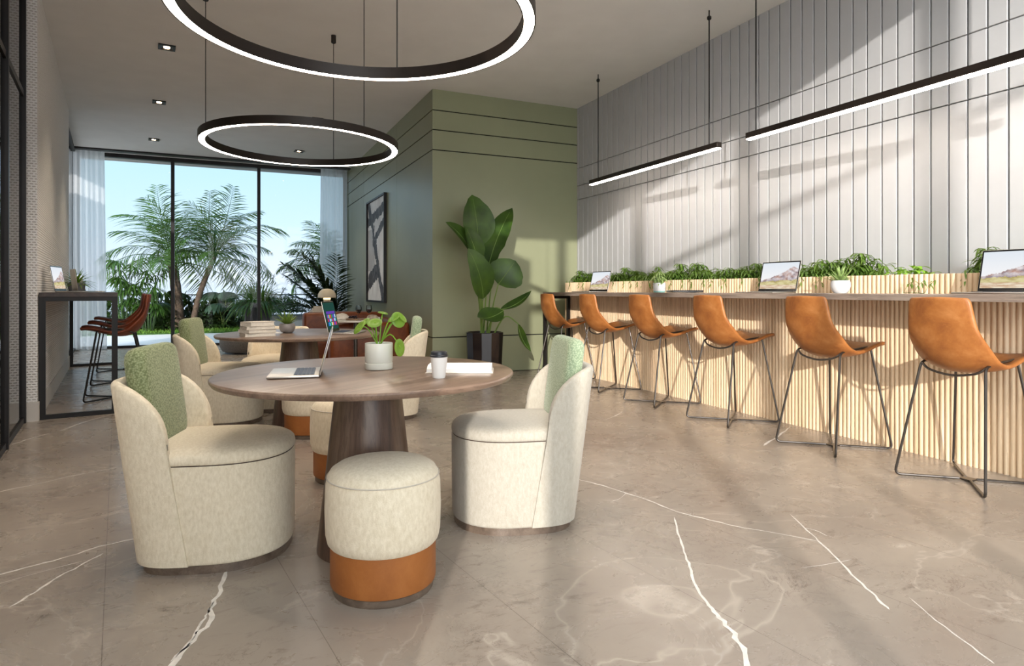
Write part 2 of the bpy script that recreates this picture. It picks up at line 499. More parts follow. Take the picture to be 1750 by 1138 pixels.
# ------------------------------------------------------------------ the room
CH = 3.65
def ribbon(bm, pts, w0, w1=None, z=.0006, mi=1, rng=random.Random(3), jag=.25):
    pts = [V((*p, z)) for p in pts]
    P = []
    for i in range(len(pts)-1):
        for k in range(4): P.append(cr([tuple(q) for q in pts], (i+k/4)/(len(pts)-1)))
    P.append(pts[-1]); n = len(P)
    prev = None
    for i, p in enumerate(P):
        t = (P[min(i+1, n-1)]-P[max(i-1, 0)]).normalized(); s = V((-t.y, t.x, 0))
        w = (w0+(w1-w0)*i/(n-1))*rng.uniform(1-jag*1.6, 1+jag)
        if i in (0, n-1): w *= .15
        off = s*rng.uniform(-1, 1)*w*.5
        a, b = bm.verts.new(p+s*w*.5+off), bm.verts.new(p-s*w*.5+off)
        if prev:
            bm.faces.new((prev[0], prev[1], b, a)).material_index = mi
        prev = (a, b)
bm = NB()
box(bm, (-9, -9, -.2), (9, 13.96, 0))
veins = [
 ([(.02, 2.70), (.01, 2.665), (-.013, 2.509), (-.036, 2.381), (-.047, 2.282), (-.085, 2.186), (-.128, 2.103), (-.17, 2.02)], .012, .02),
 ([(-.03, 2.43), (-.048, 2.365), (-.06, 2.3), (-.103, 2.159), (-.14, 2.09)], .006, .01),
 ([(-.85, 2.97), (-.774, 3.0), (-.675, 3.046), (-.568, 3.094), (-.477, 3.156), (-.3, 3.2)], .012, .01),
 ([(-.85, 2.86), (-.751, 2.91), (-.655, 2.957), (-.5, 3.02)], .006, .004),
 ([(-.667, 2.677), (-.614, 2.774), (-.568, 2.89), (-.515, 2.961), (-.45, 3.07)], .010, .008),
 ([(-1.2, 4.19), (-1.094, 4.243), (-.956, 4.315), (-.786, 4.435), (-.56, 4.53)], .012, .008),
 ([(-1.352, 5.499), (-1.289, 5.663), (-1.201, 5.832)], .016, .012),
 ([(-1.142, 5.871), (-1.081, 6.1), (-.978, 6.336), (-.80, 6.6)], .018, .012),
 ([(1.80, 3.2), (1.85, 3.133), (1.913, 2.985), (1.954, 2.821), (1.999, 2.676), (2.015, 2.488), (2.072, 2.365), (2.141, 2.211), (2.219, 2.113), (2.338, 1.935)], .011, .007),
 ([(1.958, 2.43), (1.812, 2.21), (1.714, 2.054), (1.641, 1.939), (1.546, 1.774), (1.508, 1.678), (1.484, 1.597), (1.452, 1.504), (1.412, 1.434), (1.34, 1.31)], .007, .019),
 ([(2.497, 2.233), (2.41, 2.073), (2.338, 1.935), (2.249, 1.779), (2.159, 1.621), (2.1, 1.508), (2.052, 1.421)], .006, .010),
 ([(2.41, 2.073), (2.43, 2.02), (2.42, 1.96)], .005, .004),
 ([(3.423, 3.286), (3.757, 3.466), (4.1, 3.66)], .022, .012),
 ([(2.2, 1.45), (2.126, 1.312), (2.066, 1.171), (2.03, 1.088)], .004, .006),
 ([(1.954, 2.821), (1.87, 2.76), (1.80, 2.74)], .004, .003),
 ([(2.3, 1.75), (2.16, 1.76), (2.05, 1.78)], .003, .003),
 ([(2.9, 4.5), (3.1, 4.62), (3.25, 4.75)], .012, .008),
]
for v in veins: ribbon(bm, *v)
struct('floor', bm, [M['floor'], M['vein']], recalc=False)

# ceiling slab of the main space (unseen bulk added on top to shade the garden palms); nearer the entrance the hall is double height
bm = NB(); box(bm, (-3.4, .93, CH), (6, 14.05, 8)); struct('ceiling', bm, M['ceiling'])
bm = NB(); box(bm, (-4, 14.05, CH+.05), (6, 14.95, 8)); struct('trim_1', bm, M['outer'])
# panelled right wall
bm = NB()
box(bm, (4.572, -9, 0), (4.9, 7.8, 8), mi=1)
zs = [0, 2.36, 2.555, 2.80, 3.7]
y = -2.5; k = 0
while y < 7.75:
    y1 = min(y+.1215-.0115, 7.75)
    for a, b in zip(zs, zs[1:]):
        q = .007
        A = [(4.578, y, a+.004), (4.578, y1, a+.004), (4.578, y1, b-.004), (4.578, y, b-.004)]
        B = [(4.543, y, a+.004), (4.543, y1, a+.004), (4.543, y1, b-.004), (4.543, y, b-.004)]
        D = [(4.54, y+.003, a+.007), (4.54, y1-.003, a+.007), (4.54, y1-.003, b-.007), (4.54, y+.003, b-.007)]
        loft(bm, [A, B, D], False, True)
    y += .1215; k += 1
struct('wall_right', bm, [M['white_paint'], M['groove']], ang=20)
# green corner volume
bm = NB()
GX, GY = 2.42, 7.75
box(bm, (GX+.012, GY+.012, 0), (4.75, 14, CH), mi=1)
rows = [0, .484, 2.879, 3.135, 3.386, CH+.02]
for a, b in zip(rows, rows[1:]):
    for y0, y1 in ((GY, 9.58), (9.58, 12.07), (12.07, 14)):
        e0 = 0 if y0 == GY else .0025
        box(bm, (GX, y0+e0, a+.007), (GX+.05, y1-.0025, b-.007))
    box(bm, (GX+.05, GY, a+.007), (4.56, GY+.05, b-.007))
    if y0: pass
struct('wall_corner', bm, [M['green_paint'], M['green_groove']])
# left wall, slightly splayed: origin at (-1.474,6.40) running along LW
LA = math.atan2(.1355, 1)      # splay angle
def lw(s, off=0):              # s metres along the wall from the near corner, off = towards the room
    u = V((-math.sin(LA), math.cos(LA))); n_ = V((math.cos(LA), math.sin(LA)))
    p = V((-1.474, 6.40))+u*s+n_*off
    return (p.x, p.y)
def lbox(bm, s0, s1, o0, o1, z0, z1, mi=0):
    q = [lw(s0, o0), lw(s1, o0), lw(s1, o1), lw(s0, o1)]
    loft(bm, [[(x, y, z0) for x, y in q], [(x, y, z1) for x, y in q]], mi=mi)
bm = NB()
lbox(bm, 0, 4.42, -.25, .07, 0, CH)
lbox(bm, -6.40, -2.02, -.25, 0.03, 0, CH)
struct('wall_left', bm, M['woven'])
bm = NB()
lbox(bm, -.012, 4.42, .0, .082, 0, .16); lbox(bm, -6.4, -2.008, 0, .042, 0, .16)
struct('baseboard_left', bm, M['skirting'])
# glazed screen between the left piers
bm = NB()
for s in (-1.99, -1.05, -.04): lbox(bm, s-.022, s+.022, -.045, .0, 0, CH)
for z in (0, 2.66, CH-.06): lbox(bm, -2., 0, -.04, -.012, z, z+.05)
wf = struct('window_1', bm, M['dark_frame'])
bm = NB(); lbox(bm, -2., 0, -.03, -.022, .04, CH-.02)
build('pane', bm, M['screen_glass'], wf)
# walls added beyond the glazed screen to block the sun and keep it dim
bm = NB(); lbox(bm, -6.6, 5, -2.2, -2.0, 0, CH); lbox(bm, -6.6, -6.4, -2.2, 0.03, 0, CH)
struct('wall_sun_block', bm, M['outer'])
# glass return at the far left corner
bm = NB()
for s in (4.46, 7.45): lbox(bm, s-.03, s+.03, -.05, .02, 0, CH)
for z in (0, CH-.06): lbox(bm, 4.4, 7.5, -.05, .02, z, z+.05)
w2 = struct('window_2', bm, M['black_metal'])
bm = NB(); lbox(bm, 4.45, 7.5, -.018, -.01, .04, CH-.03)
build('pane', bm, M['glass'], w2)
# far window wall
WY = 13.9
bm = NB()
for x in (-2.44, -.895, .657, 2.38): box(bm, (x-.03, WY-.04, 0), (x+.03, WY+.06, CH))
box(bm, (-2.5, WY-.04, 0), (2.42, WY+.06, .045)); box(bm, (-2.5, WY-.05, CH-.07), (2.42, WY+.07, CH))
w3 = struct('window_3', bm, M['dark_frame'])
for a, b in ((-2.41, -.925), (-.865, .627), (.687, 2.35)):
    bm = NB(); box(bm, (a, WY+.005, .04), (b, WY+.017, CH-.06)); build('pane', bm, M['glass'], w3)
bm = NB(); box(bm, (-2.45, 13.45, CH-.03), (2.42, 13.6, CH+.01)); struct('trim_2', bm, M['dark_frame'])
# tall entrance glazing behind the viewer: mullions and a transom
bm = NB()
for x in (-2.4, -1.385, -.335, .618, 1.6, 2.57, 3.5): box(bm, (x-.05, -2.55, 0), (x+.05, -2.45, 5.6))
box(bm, (-3.4, -2.55, 3.605), (4.56, -2.45, 3.675)); box(bm, (-3.4, -2.56, 5.5), (4.56, -2.44, 5.7))
struct('window_4', bm, M['dark_frame'])

# curtains
def curtain(x0, x1, y, label, ph):
    bm = NB()
    def f(i, j):
        x = x0+(x1-x0)*i
        wv = math.sin(i*PI*2*6+ph)*.02+math.sin(i*PI*2*3.3+ph*2)*.018
        return (x+(.04*(1-j) if x1 < 0 else -.04*(1-j))*i, y+wv*(.55+.45*(1-j)), .015+(CH-.03)*j)
    shell_grid(bm, f, 110, 10)
    tag(build('curtain', bm, M['curtain'], ang=180), label, 'curtain')
curtain(-2.46, -1.98, 13.62, 'white sheer curtain gathered at the left end of the big window', .4)
curtain(2.38, 1.84, 13.62, 'white sheer curtain hanging beside the green wall, right of the window', 1.7)

# ------------------------------------------------------------------ lights
def ring(x, y, z, rad, label, angs):
    t = thing('ring_pendant', label, 'pendant light', (x, y, z))
    n = 96; w_, h_ = .03, .065
    def prof(r0, r1, z0, z1):
        bm = NB()
        P = [(r0, z0), (r1, z0), (r1, z1), (r0, z1)]
        L = []
        for r, zz in P+[P[0]]:
            L.append([(r*math.cos(2*PI*i/n), r*math.sin(2*PI*i/n), zz) for i in range(n)])
        loft(bm, L, False, False)
        bmesh.ops.remove_doubles(bm, verts=bm.verts, dist=1e-5)
        return bm
    build('ring_body', prof(rad-w_, rad+w_, .012, h_), M['ring_body'], t)
    build('rim', prof(rad+w_-.006, rad+w_, 0, .012), M['ring_body'], t)
    build('rim', prof(rad-w_, rad-w_+.006, 0, .012), M['ring_body'], t)
    build('diffuser', prof(rad-w_+.006, rad+w_-.006, .003, .014), M['glow'], t)
    for a in angs:
        px, py = rad*math.cos(R(a)), rad*math.sin(R(a))
        bm = NB(); tube(bm, [(px, py, h_-.01), (px, py, CH-z)], .0035, 6); c = build('suspension_cable', bm, M['cable'], t)
        bm = NB(); lathe(bm, [(.022, CH-z-.075), (.024, CH-z-.07), (.024, CH-z)], (px, py, 0), 16); build('ceiling_cup', bm, M['ring_body'], c)
    return t
ring(.577, 3.0, 2.335, .80, 'large glowing black ring light hanging over the nearest round table', (63, 190, 310))
ring(.633, 5.84, 2.335, .80, 'glowing black ring light hanging further back, over the far table', (62, 165, 300))

def bar_light(y0, y1, mounts, label):
    x, z = 4.05, 2.355
    t = thing('linear_pendant', label, 'pendant light', (x, (y0+y1)/2, z))
    h = (y1-y0)/2
    bm = NB(); box(bm, (-.028, -h, .012), (.028, h, .062), .002, 1); build('housing', bm, M['ring_body'], t)
    bm = NB(); box(bm, (-.023, -h+.006, .002), (.023, h-.006, .014)); build('diffuser', bm, M['glow'], t)
    for m_ in mounts:
        yy = m_-(y0+y1)/2
        bm = NB(); tube(bm, [(0, yy, .06), (0, yy, CH-z)], .006, 8); c = build('hanging_rod', bm, M['cable'], t)
        bm = NB(); lathe(bm, [(.01, CH-z-.09), (.02, CH-z-.08), (.02, CH-z-.06), (.01, CH-z-.05)], (0, yy, 0), 14); build('rod_collar', bm, M['cable'], c)
bar_light(4.40, 6.58, (6.42, 4.53), 'shorter black bar light with glowing underside above the far bar stools')
bar_light(1.55, 4.06, (3.97, 1.7), 'long black bar light with glowing underside entering from the right edge')
for (x, y), lb in zip([(-.543, 7.576), (-.796, 9.824), (-1.074, 12.288), (1.266, 9.817), (1.263, 12.21)],
    ['nearest square black downlight in the left row of the ceiling', 'middle square black downlight in the left row of the ceiling',
     'furthest square black downlight of the left row, close to the window', 'square black downlight just above the far ring light',
     'square black downlight seen through the middle of the far ring light']):
    t = thing('downlight', lb, 'downlight', (x, y, CH), .1)
    bm = NB()
    for a, b in (((-.08, -.08), (.08, -.055)), ((-.08, .055), (.08, .08)), ((-.08, -.055), (-.055, .055)), ((.055, -.055), (.08, .055))):
        box(bm, (*a, -.014), (*b, .004))
    build('trim_ring', bm, M['black_metal'], t)
    bm = NB(); box(bm, (-.055, -.055, -.004), (.055, .055, .003)); build('baffle', bm, M['black_plastic'], t)
    bm = NB(); lathe(bm, [(.03, -.012), (.03, -.004)], (0, 0, 0), 16); build('lamp', bm, M['spot_glow'], t)
    ld_ = bpy.data.lights.new('downlight_beam', 'SPOT'); ld_.energy = 45; ld_.color = (1, .82, .6); ld_.spot_size = R(95); ld_.spot_blend = .8; ld_.shadow_soft_size = .04
    lo_ = bpy.data.objects.new('downlight_beam', ld_); C.objects.link(lo_); lo_.parent = t; lo_.location = (0, 0, -.03)

# ------------------------------------------------------------------ round tables
def table(x, y, rad, label):
    t = thing('round_table', label, 'table', (x, y, 0), R(35))
    bm = NB(); lathe(bm, [(rad-.03, .712), (rad-.008, .716), (rad-.001, .726), (rad, .733), (rad-.003, .738), (rad-.008, .74)], n=96); build('tabletop', bm, M['walnut'], t)
    bm = NB(); lathe(bm, [(.21, 0), (.21, .008), (.133, .70), (.15, .712)], n=64); build('pedestal', bm, M['walnut_base'], t)
    return t
TA = table(.56, 2.70, .615, 'round walnut table nearest the camera on a tapered pedestal')
TB = table(.56, 5.36, .63, 'round walnut table further back with books and a succulent on it')

# ------------------------------------------------------------------ tub chairs
def plan(sx=1., n=72, hw=.275, fr=.30, bk=.28):
    out = []
    for i in range(n):
        a = 2*PI*i/n; c, s = math.cos(a), math.sin(a)
        if s >= 0: e = 2.35; b = fr
        else: e = 3.6; b = bk
        q = (abs(c)**e+abs(s)**e)**(-1/e) if True else 1
        out.append((hw*q*c*sx, b*q*s*sx))
    return out
def chair(label, loc, rz, body, cush, cushion=True, group=None):
    t = thing('tub_chair', label, 'armchair', loc, rz, group); t.scale = (.965, .965, 1)
    P = plan()
    lean = lambda y, z: y-.10*(z/.74)*max(0, min(1, (.05-y)/.25))
    sc = lambda k, z, dz=0: [(x*k, lean(y*k, z), z) for x, y in P]
    bm = NB(); loft(bm, [sc(.955, 0), sc(.955, .035)]); build('plinth', bm, M['plinth'], t)
    bm = NB(); loft(bm, [sc(.965, .034), sc(.978, .037), sc(.985, .045), sc(.993, .20), sc(.998, .402), sc(.992, .412)]); build('body', bm, body, t)
    bm = NB(); loft(bm, [sc(.985, .409), sc(.985, .418)]); build('piping', bm, M['piping'], t)
    bm = NB()
    loft(bm, [sc(.985, .416), sc(.995, .419), sc(1.0, .425), sc(.998, .435), sc(.985, .449), sc(.955, .458), sc(.9, .467), sc(.75, .474), sc(.45, .478), sc(.12, .479)])
    build('seat_cushion', bm, body, t)
    # wrap-around back shell
    Q = plan(1.0, 240)
    front = -.045
    idx = [i for i in range(240) if Q[i][1] < front]
    Q = [Q[i] for i in idx]
    # close exactly at the front line
    Q = [(Q[0][0], front)]+Q+[(Q[-1][0], front)]
    cum = [0]
    for a, b in zip(Q, Q[1:]): cum.append(cum[-1]+math.dist(a, b))
    tot = cum[-1]
    def at(s):
        for i in range(len(cum)-1):
            if cum[i+1] >= s:
                f = (s-cum[i])/max(1e-9, cum[i+1]-cum[i])
                return V((Q[i][0]+(Q[i+1][0]-Q[i][0])*f, Q[i][1]+(Q[i+1][1]-Q[i][1])*f))
        return V(Q[-1])
    ss = [0, .003, .008, .015, .025, .04, .06, .085, .115, .15, .19, .23]
    mid = [.23+(tot-.46)*k/22 for k in range(1, 22)]
    S = ss+mid+[tot-s for s in ss[::-1]]
    bm = NB(); loops = []
    th = .042
    for s in S:
        p = at(s); tn = (at(min(s+.004, tot))-at(max(s-.004, 0))).normalized()
        nrm = V((tn.y, -tn.x))
        if nrm.dot(p) < 0: nrm = -nrm
        e = min(s, tot-s); Lw = .215
        zt = .50+.235*math.sqrt(max(0, 1-(1-min(e/Lw, 1))**2))
        ed = min(1, e/.02); tk = th*(.55+.45*math.sqrt(max(0, 1-(1-ed)**2)))
        def pt(off, z):
            q = p+nrm*off
            # the wing front slants back as it rises
            slant = -.055*max(0, min(1, (z-.04)/.42))*max(0, 1-e/.25)
            return (q.x*(1+.05*max(0, z-.3)), lean(q.y, z)-.0+slant, z)
        o_ = .006
        L = [pt(o_, .036), pt(o_, .2), pt(o_, .4), pt(o_, zt-.10), pt(o_, zt-.016), pt(o_-.006, zt-.004), pt(o_-.016, zt),
             pt(o_-tk+.016, zt), pt(o_-tk+.006, zt-.004), pt(o_-tk, zt-.016), pt(o_-tk, zt-.10), pt(o_-tk, .43), pt(o_-tk, .36), pt(-.01, .30), pt(-.008, .036)]
        loops.append(L)
    loft(bm, loops)
    build('backrest', bm, body, t, ang=50)
    if cushion:
        bm = NB()
        wv, hv, dv = .195, .205, .042
        vs0 = len(bm.verts)
        N = 20
        L = []
        for k in range(9):
            a = -PI/2+PI*k/8
            dz_ = dv*math.sin(a); ins = .03*(1-max(0, math.cos(a))**.7)
            lp = []
            for i in range(64):
                an = 2*PI*i/64; c, s = math.cos(an), math.sin(an); e = 9.
                q = (abs(c)**e+abs(s)**e)**(-1/e)
                lp.append(((wv-ins)*q*c, dz_*(1+.0), (hv-ins)*q*s))
            L.append(lp)
        loft(bm, L)
        o = build('back_cushion', bm, cush, t, ang=60)
        o.location = (0, -.262, .655); o.rotation_euler = (R(8), 0, 0)
    return t
# chairs: forward is local +Y
chair('cream tub chair with green cushion at the left of the nearest table', (-.005, 2.93, 0), R(-106), M['cream'], M['green_fabric'])
chair('ivory tub chair with pale green cushion, sunlit, right of the nearest table', (1.262, 2.77, 0), R(75), M['cream_light'], M['mint_fabric'])
chair('cream tub chair with green cushion at the left of the far table', (.02, 5.75, 0), R(-106), M['cream'], M['green_fabric'])
chair('cream tub chair with pale cushion at the right of the far table', (1.28, 5.47, 0), R(75), M['cream'], M['mint_fabric'])
chair('cream tub chair behind the far table, facing the camera', (.42, 6.25, 0), R(160), M['cream'], M['green_fabric'], False)

def pouf(label, x, y, rz=0):
    t = thing('pouf', label, 'stool', (x, y, 0), rz)
    bm = NB(); lathe(bm, [(.178, 0), (.18, .004), (.18, .026), (.176, .03)], n=64); build('plinth', bm, M['plinth'], t)
    bm = NB(); lathe(bm, [(.176, .029), (.188, .032), (.19, .04), (.19, .185), (.18, .19)], n=64); build('leather_band', bm, M['band_leather'], t)
    bm = NB(); lathe(bm, [(.18, .17), (.192, .172), (.2, .182), (.206, .21), (.209, .30), (.206, .385), (.2, .415), (.188, .435), (.165, .450), (.12, .461), (.06, .466), (.01, .467)], n=64); up = build('upholstery', bm, M['cream'], t)
    bm = NB(); tube(bm, [(.2025*math.cos(2*PI*i/64), .2025*math.sin(2*PI*i/64), .412) for i in range(64)], .0022, 5, True); build('seam', bm, M['piping'] if False else M['book_cream'], up)
    return t
pouf('cream round pouf with tan leather band, in front of the nearest table', .535, 2.31)
pouf('cream round pouf behind the pedestal of the nearest table', .655, 3.74)
pouf('cream round pouf tucked under the front of the far table', .60, 4.97)

# ------------------------------------------------------------------ bar with planter
bm = NB()
y = 1.0; n_s = 0
while y < 7.44:
    L = []
    for k in range(7):
        a = PI*k/6
        L.append((4.192-.014*math.sin(a), y+.0165-.0158*math.cos(a)))
    loft(bm, [[(px, py, .0) for px, py in L], [(px, py, 1.19) for px, py in L]], True, True)
    y += .0333; n_s += 1
sp_ = thing('slatted_planter', 'long pale oak slatted bar front with planting trough on top', 'planter', (0, 0, 0))
build('slats', bm, M['slat_wood'], sp_, ang=60)
bm = NB(); box(bm, (4.19, 1.0, .0), (4.215, 7.46, 1.185)); box(bm, (4.5, 1.0, .0), (4.53, 7.46, 1.185)); box(bm, (4.215, 7.43, 0), (4.5, 7.46, 1.185)); box(bm, (4.215, 1.0, 0), (4.5, 1.03, 1.185))
build('trough', bm, M['slat_wood'], sp_)
bm = NB(); box(bm, (4.216, 1.031, 1.05), (4.499, 7.429, 1.15)); build('soil', bm, M['soil'], sp_)
ct = thing('bar_counter', 'long weathered grey wood bar counter with black end frame', 'counter', (0, 0, 0))
bm = NB(); box(bm, (3.78, 1.0, 1.02), (4.176, 7.33, 1.062), .002, 1); build('worktop', bm, M['counter_wood'], ct)
bm = NB(); box(bm, (3.782, 7.292, 0), (3.822, 7.328, 1.02)); build('leg', bm, M['black_metal'], ct)
bm = NB(); box(bm, (4.13, 7.292, 0), (4.17, 7.328, 1.02)); build('leg', bm, M['black_metal'], ct)
bm = NB(); box(bm, (3.822, 7.292, .98), (4.13, 7.328, 1.02)); build('end_rail', bm, M['black_metal'], ct)

# ------------------------------------------------------------------ bar stools (forward = local +Y)
PRO = [(-.285, 1.05), (-.272, .97), (-.255, .89), (-.232, .80), (-.190, .712), (-.115, .655), (-.02, .645), (.08, .668), (.17, .698), (.255, .716), (.305, .712)]
def stool(label, loc, rz, lm, metal):
    t = thing('bar_stool', label, 'bar stool', loc, rz)
    bm = NB()
    HW = [(.158, 0), (.168, 0), (.178, 0), (.188, 0), (.198, 0), (.206, 0), (.21, 0), (.21, 0), (.206, 0), (.198, 0), (.17, 0)]
    def f(i, j):
        u = 2*i-1; p = cr(PRO, j); hw = cr(HW, j)[0]
        if j < .06: hw *= 1-.10*((.06-j)/.06)**2
        wb = max(0, min(1, 1-j/.46)); wb = wb*wb*(3-2*wb)
        mid = math.exp(-((j-.42)/.14)**2)
        uu = abs(u)**2.2
        return (hw*u, p.x+uu*(.035*wb+.022*mid), p.y+uu*(.055*(1-wb)*(1-.7*j)+.045*mid)-(.012*uu if j < .02 else 0))
    shell_grid(bm, f, 14, 30)
    o = build('seat_shell', bm, lm, t, ang=180)
    md = o.modifiers.new('thickness', 'SOLIDIFY'); md.thickness = .026; md.offset = 1
    md = o.modifiers.new('smooth', 'SUBSURF'); md.levels = md.render_levels = 1
    r = .0075
    for s in (-1, 1):
        bm = NB()
        pts = bend([(s*.03, -.03, .009), (s*.243, -.278, .009), (s*.172, -.145, .668), (s*.165, .0, .685), (s*.16, .165, .70), (s*.243, .275, .009), (s*.03, .03, .009)], .035)
        tube(bm, pts, r, 8); build('leg_frame', bm, metal, t)
    bm = NB(); tube(bm, [cr([(-.172, -.14, .664), (-.12, -.15, .628), (0, -.15, .608), (.12, -.15, .628), (.172, -.14, .664)], k/16) for k in range(17)], r*.9, 8); build('brace', bm, metal, t)
    bm = NB(); tube(bm, [cr([(-.16, .15, .699), (-.1, .15, .672), (0, .15, .655), (.1, .15, .672), (.16, .15, .699)], k/16) for k in range(17)], r*.9, 8); build('brace', bm, metal, t)
    bm = NB(); obox(bm, (0, 0, .009), (1, 0, 0), (0, 1, 0), (0, 0, 1), .035, .032, .004); build('foot_plate', bm, metal, t)
    return t
SY = [2.205, 3.085, 4.045, 4.975, 5.92, 6.86]
SL = ['tan leather bar stool nearest the camera, cut by the right edge', 'second nearest tan leather bar stool, below the white bowl succulent',
      'third nearest tan leather bar stool, left of the middle open laptop', 'fourth nearest tan leather bar stool, beside the dotted pot',
      'fifth nearest tan leather bar stool, in front of the farthest bar laptop', 'farthest tan leather bar stool, at the black end frame of the bar']
st0 = stool(SL[0], (3.86, SY[0], 0), R(-90), M['tan_leather'], M['steel'])
for yy, lb in zip(SY[1:], SL[1:]): dup(st0, (3.86, yy, 0), R(-90), lb)
LS = ['nearest dark red leather stool at the left wall counter', 'middle dark red leather stool at the left wall counter', 'farthest dark red leather stool at the left wall counter']
ls0 = stool(LS[0], (-.985, 7.50, 0), R(90)+LA, M['red_leather'], M['black_metal'])
dup(ls0, (-1.13, 8.75, 0), R(90)+LA, LS[1]); dup(ls0, (-1.28, 10.1, 0), R(90)+LA, LS[2])

# ------------------------------------------------------------------ left wall counter
lc = thing('wall_counter', 'dark wood counter on black square tube frames along the left wall', 'counter', (-1.404, 6.45, 0), LA)
LCW, LCL = .56, 4.42
bm = NB(); box(bm, (0, 0, 1.028), (LCW, LCL, 1.066), .002, 1); build('worktop', bm, M['dark_wood'], lc)
for yy in (0, LCL-.045):
    bm = NB()
    box(bm, (0, yy, 0), (.045, yy+.045, 1.028)); box(bm, (LCW-.045, yy, 0), (LCW, yy+.045, 1.028))
    box(bm, (.045, yy, 0), (LCW-.045, yy+.045, .035)); box(bm, (.045, yy, .993), (LCW-.045, yy+.045, 1.028))
    build('leg_frame', bm, M['black_metal'], lc)
bm = NB(); box(bm, (LCW-.04, .045, .998), (LCW, LCL-.045, 1.028)); build('under_rail', bm, M['black_metal'], lc)

# ------------------------------------------------------------------ laptops (screen faces local -Y, keyboard towards -Y)
def mountain(u, v):
    sky = mixc(lin('#dfe6ee'), lin('#f6f4f4'), max(0, 1-v)*1.2 if v < 1 else 0)
    ridge = .30+.52*max(0, 1-abs(u-.86)/.80)**1.1+.05*nz(u, 3.1, 5, 2)
    if v > ridge: return sky
    if v < .15:
        return mixc(lin('#e9dcc4'), lin('#c9a98a'), max(0, min(1, .5+nz(u*3, v*12, 2, 4))))
    if v < .34+.05*nz(u, 1, 4, 7)-.06*(1-u):
        return mixc(lin('#d9cf9f'), lin('#a99a5c'), max(0, min(1, .35+.8*nz(u*2, v*4, 3, 5))))
    k = nz(u*1.2+v, v*2.2-u, 3.2, 1)
    c = mixc(lin('#b98f7c'), lin('#8d7f86'), max(0, min(1, .5+.9*k)))
    return mixc(c, lin('#e6e1e4'), max(0, min(1, .35+.7*nz(u-v, v+u, 6, 9)+(v-.5)*.5)))
def tiles(u, v):
    bgc = lin('#20463f')
    if .12 < u < .92 and .12 < v < .68:
        i, j = int((u-.12)/.1), int((v-.12)/.14)
        fu, fv = ((u-.12)/.1) % 1, ((v-.12)/.14) % 1
        if fu < .12 or fv < .12: return bgc
        return lin(['#2f6fd0', '#6a3fb0', '#2f9a4a', '#c23b52', '#d98a2b', '#4fb7d8', '#8f3fa8', '#d9d9e6'][(i*5+j*3+i*j) % 8])
    return bgc
PICS = {}
def laptop(label, loc, rz, w=.36, d=.245, open_=105, fn=mountain, shell='alu', key='mt', base_h=.0115, lid=None, scr=True):
    t = thing('laptop', label, 'laptop', loc, rz)
    ms = M[shell]
    bm = NB(); box(bm, (-w/2, -d, .002), (w/2, 0, base_h), .004, 2); b = build('base', bm, ms, t)
    bm = NB(); box(bm, (-w*.42, -d*.50, base_h-.001), (w*.42, -d*.10, base_h+.0008)); build('key_bed', bm, M['black_plastic'], b)
    bm = NB()
    for r_ in range(5):
        nk = 13
        for k in range(nk):
            x0 = -w*.41+w*.82*k/nk; y0 = -d*.49+d*.38*r_/5
            box(bm, (x0+.0015, y0+.0015, base_h), (x0+w*.82/nk-.0015, y0+d*.38/5-.0015, base_h+.0022))
    build('keyboard', bm, M['keys'], b)
    bm = NB(); box(bm, (-w*.16, -d*.95, base_h-.0005), (w*.16, -d*.58, base_h+.0006)); build('trackpad', bm, ms, b)
    h = lid or d
    a = R(open_-90)
    ld = NB(); box(ld, (-w/2, -.003, 0), (w/2, .003, h), .003, 2)
    lid_o = build('lid', ld, ms, t); lid_o.location = (0, .002, base_h); lid_o.rotation_euler = (-a, 0, 0)
    bm = NB(); box(bm, (-w/2+.003, -.0042, .003), (w/2-.003, -.0028, h-.003)); build('bezel', bm, M['screen_black'], lid_o)
    k = (key, w, h)
    if k not in PICS:
        p = picture('display', w-.022, h-.034, fn, M['display'], lid_o); p.location = (0, -.0046, .022); PICS[k] = p
    else:
        p = PICS[k].copy(); C.objects.link(p); p.parent = lid_o
    bm = NB(); tube(bm, [(-w*.42, .002, base_h-.001), (w*.42, .002, base_h-.001)], .005, 8); build('hinge', bm, M['black_plastic'], t)
    return t
BT = 1.062
laptop('open laptop with mountain wallpaper at the right edge of the bar', (4.03, 2.06, BT), R(-90), .385, .25, 103)
laptop('open laptop with mountain wallpaper standing mid bar, left of the white bowl', (4.03, 3.735, BT), R(-90), .385, .25, 103)
laptop('open laptop with mountain wallpaper at the far end of the bar', (4.03, 6.39, BT), R(-90), .40, .245, 103)
def nlap(label, s, off, rz, k=103): 
    p = lw(s, off); return laptop(label, (p[0], p[1], 1.066), rz, .33, .23, k)
nlap('open laptop nearest on the left counter, its bright picture turned to the room', .50, .20, R(86), 100)
nlap('open laptop seen edge-on beside the grass pot on the left counter', 1.5, .27, R(108), 97)
nlap('open laptop farthest along the left counter, half behind the grass pot', 3.3, .25, R(80))
laptop('open silver laptop on the nearest walnut table, keyboard toward the left chair', (.362, 2.695, .74), R(-99), .275, .195, 105, lid=.182)
laptop('open laptop with colourful tile screen on the far table', (.815, 5.26, .74), R(66), .33, .225, 103, tiles, key='tl', lid=.25)
cl = thing('closed_laptop', 'closed black laptop lying on the bar beside the dotted pot', 'laptop', (3.98, 4.79, BT+.001), R(60))
bm = NB(); box(bm, (-.20, -.14, .002), (.20, .14, .013), .005, 2); build('base', bm, M['black_plastic'], cl)
bm = NB(); box(bm, (-.20, -.14, .0135), (.20, .14, .024), .005, 2); build('lid', bm, M['screen_black'], cl)

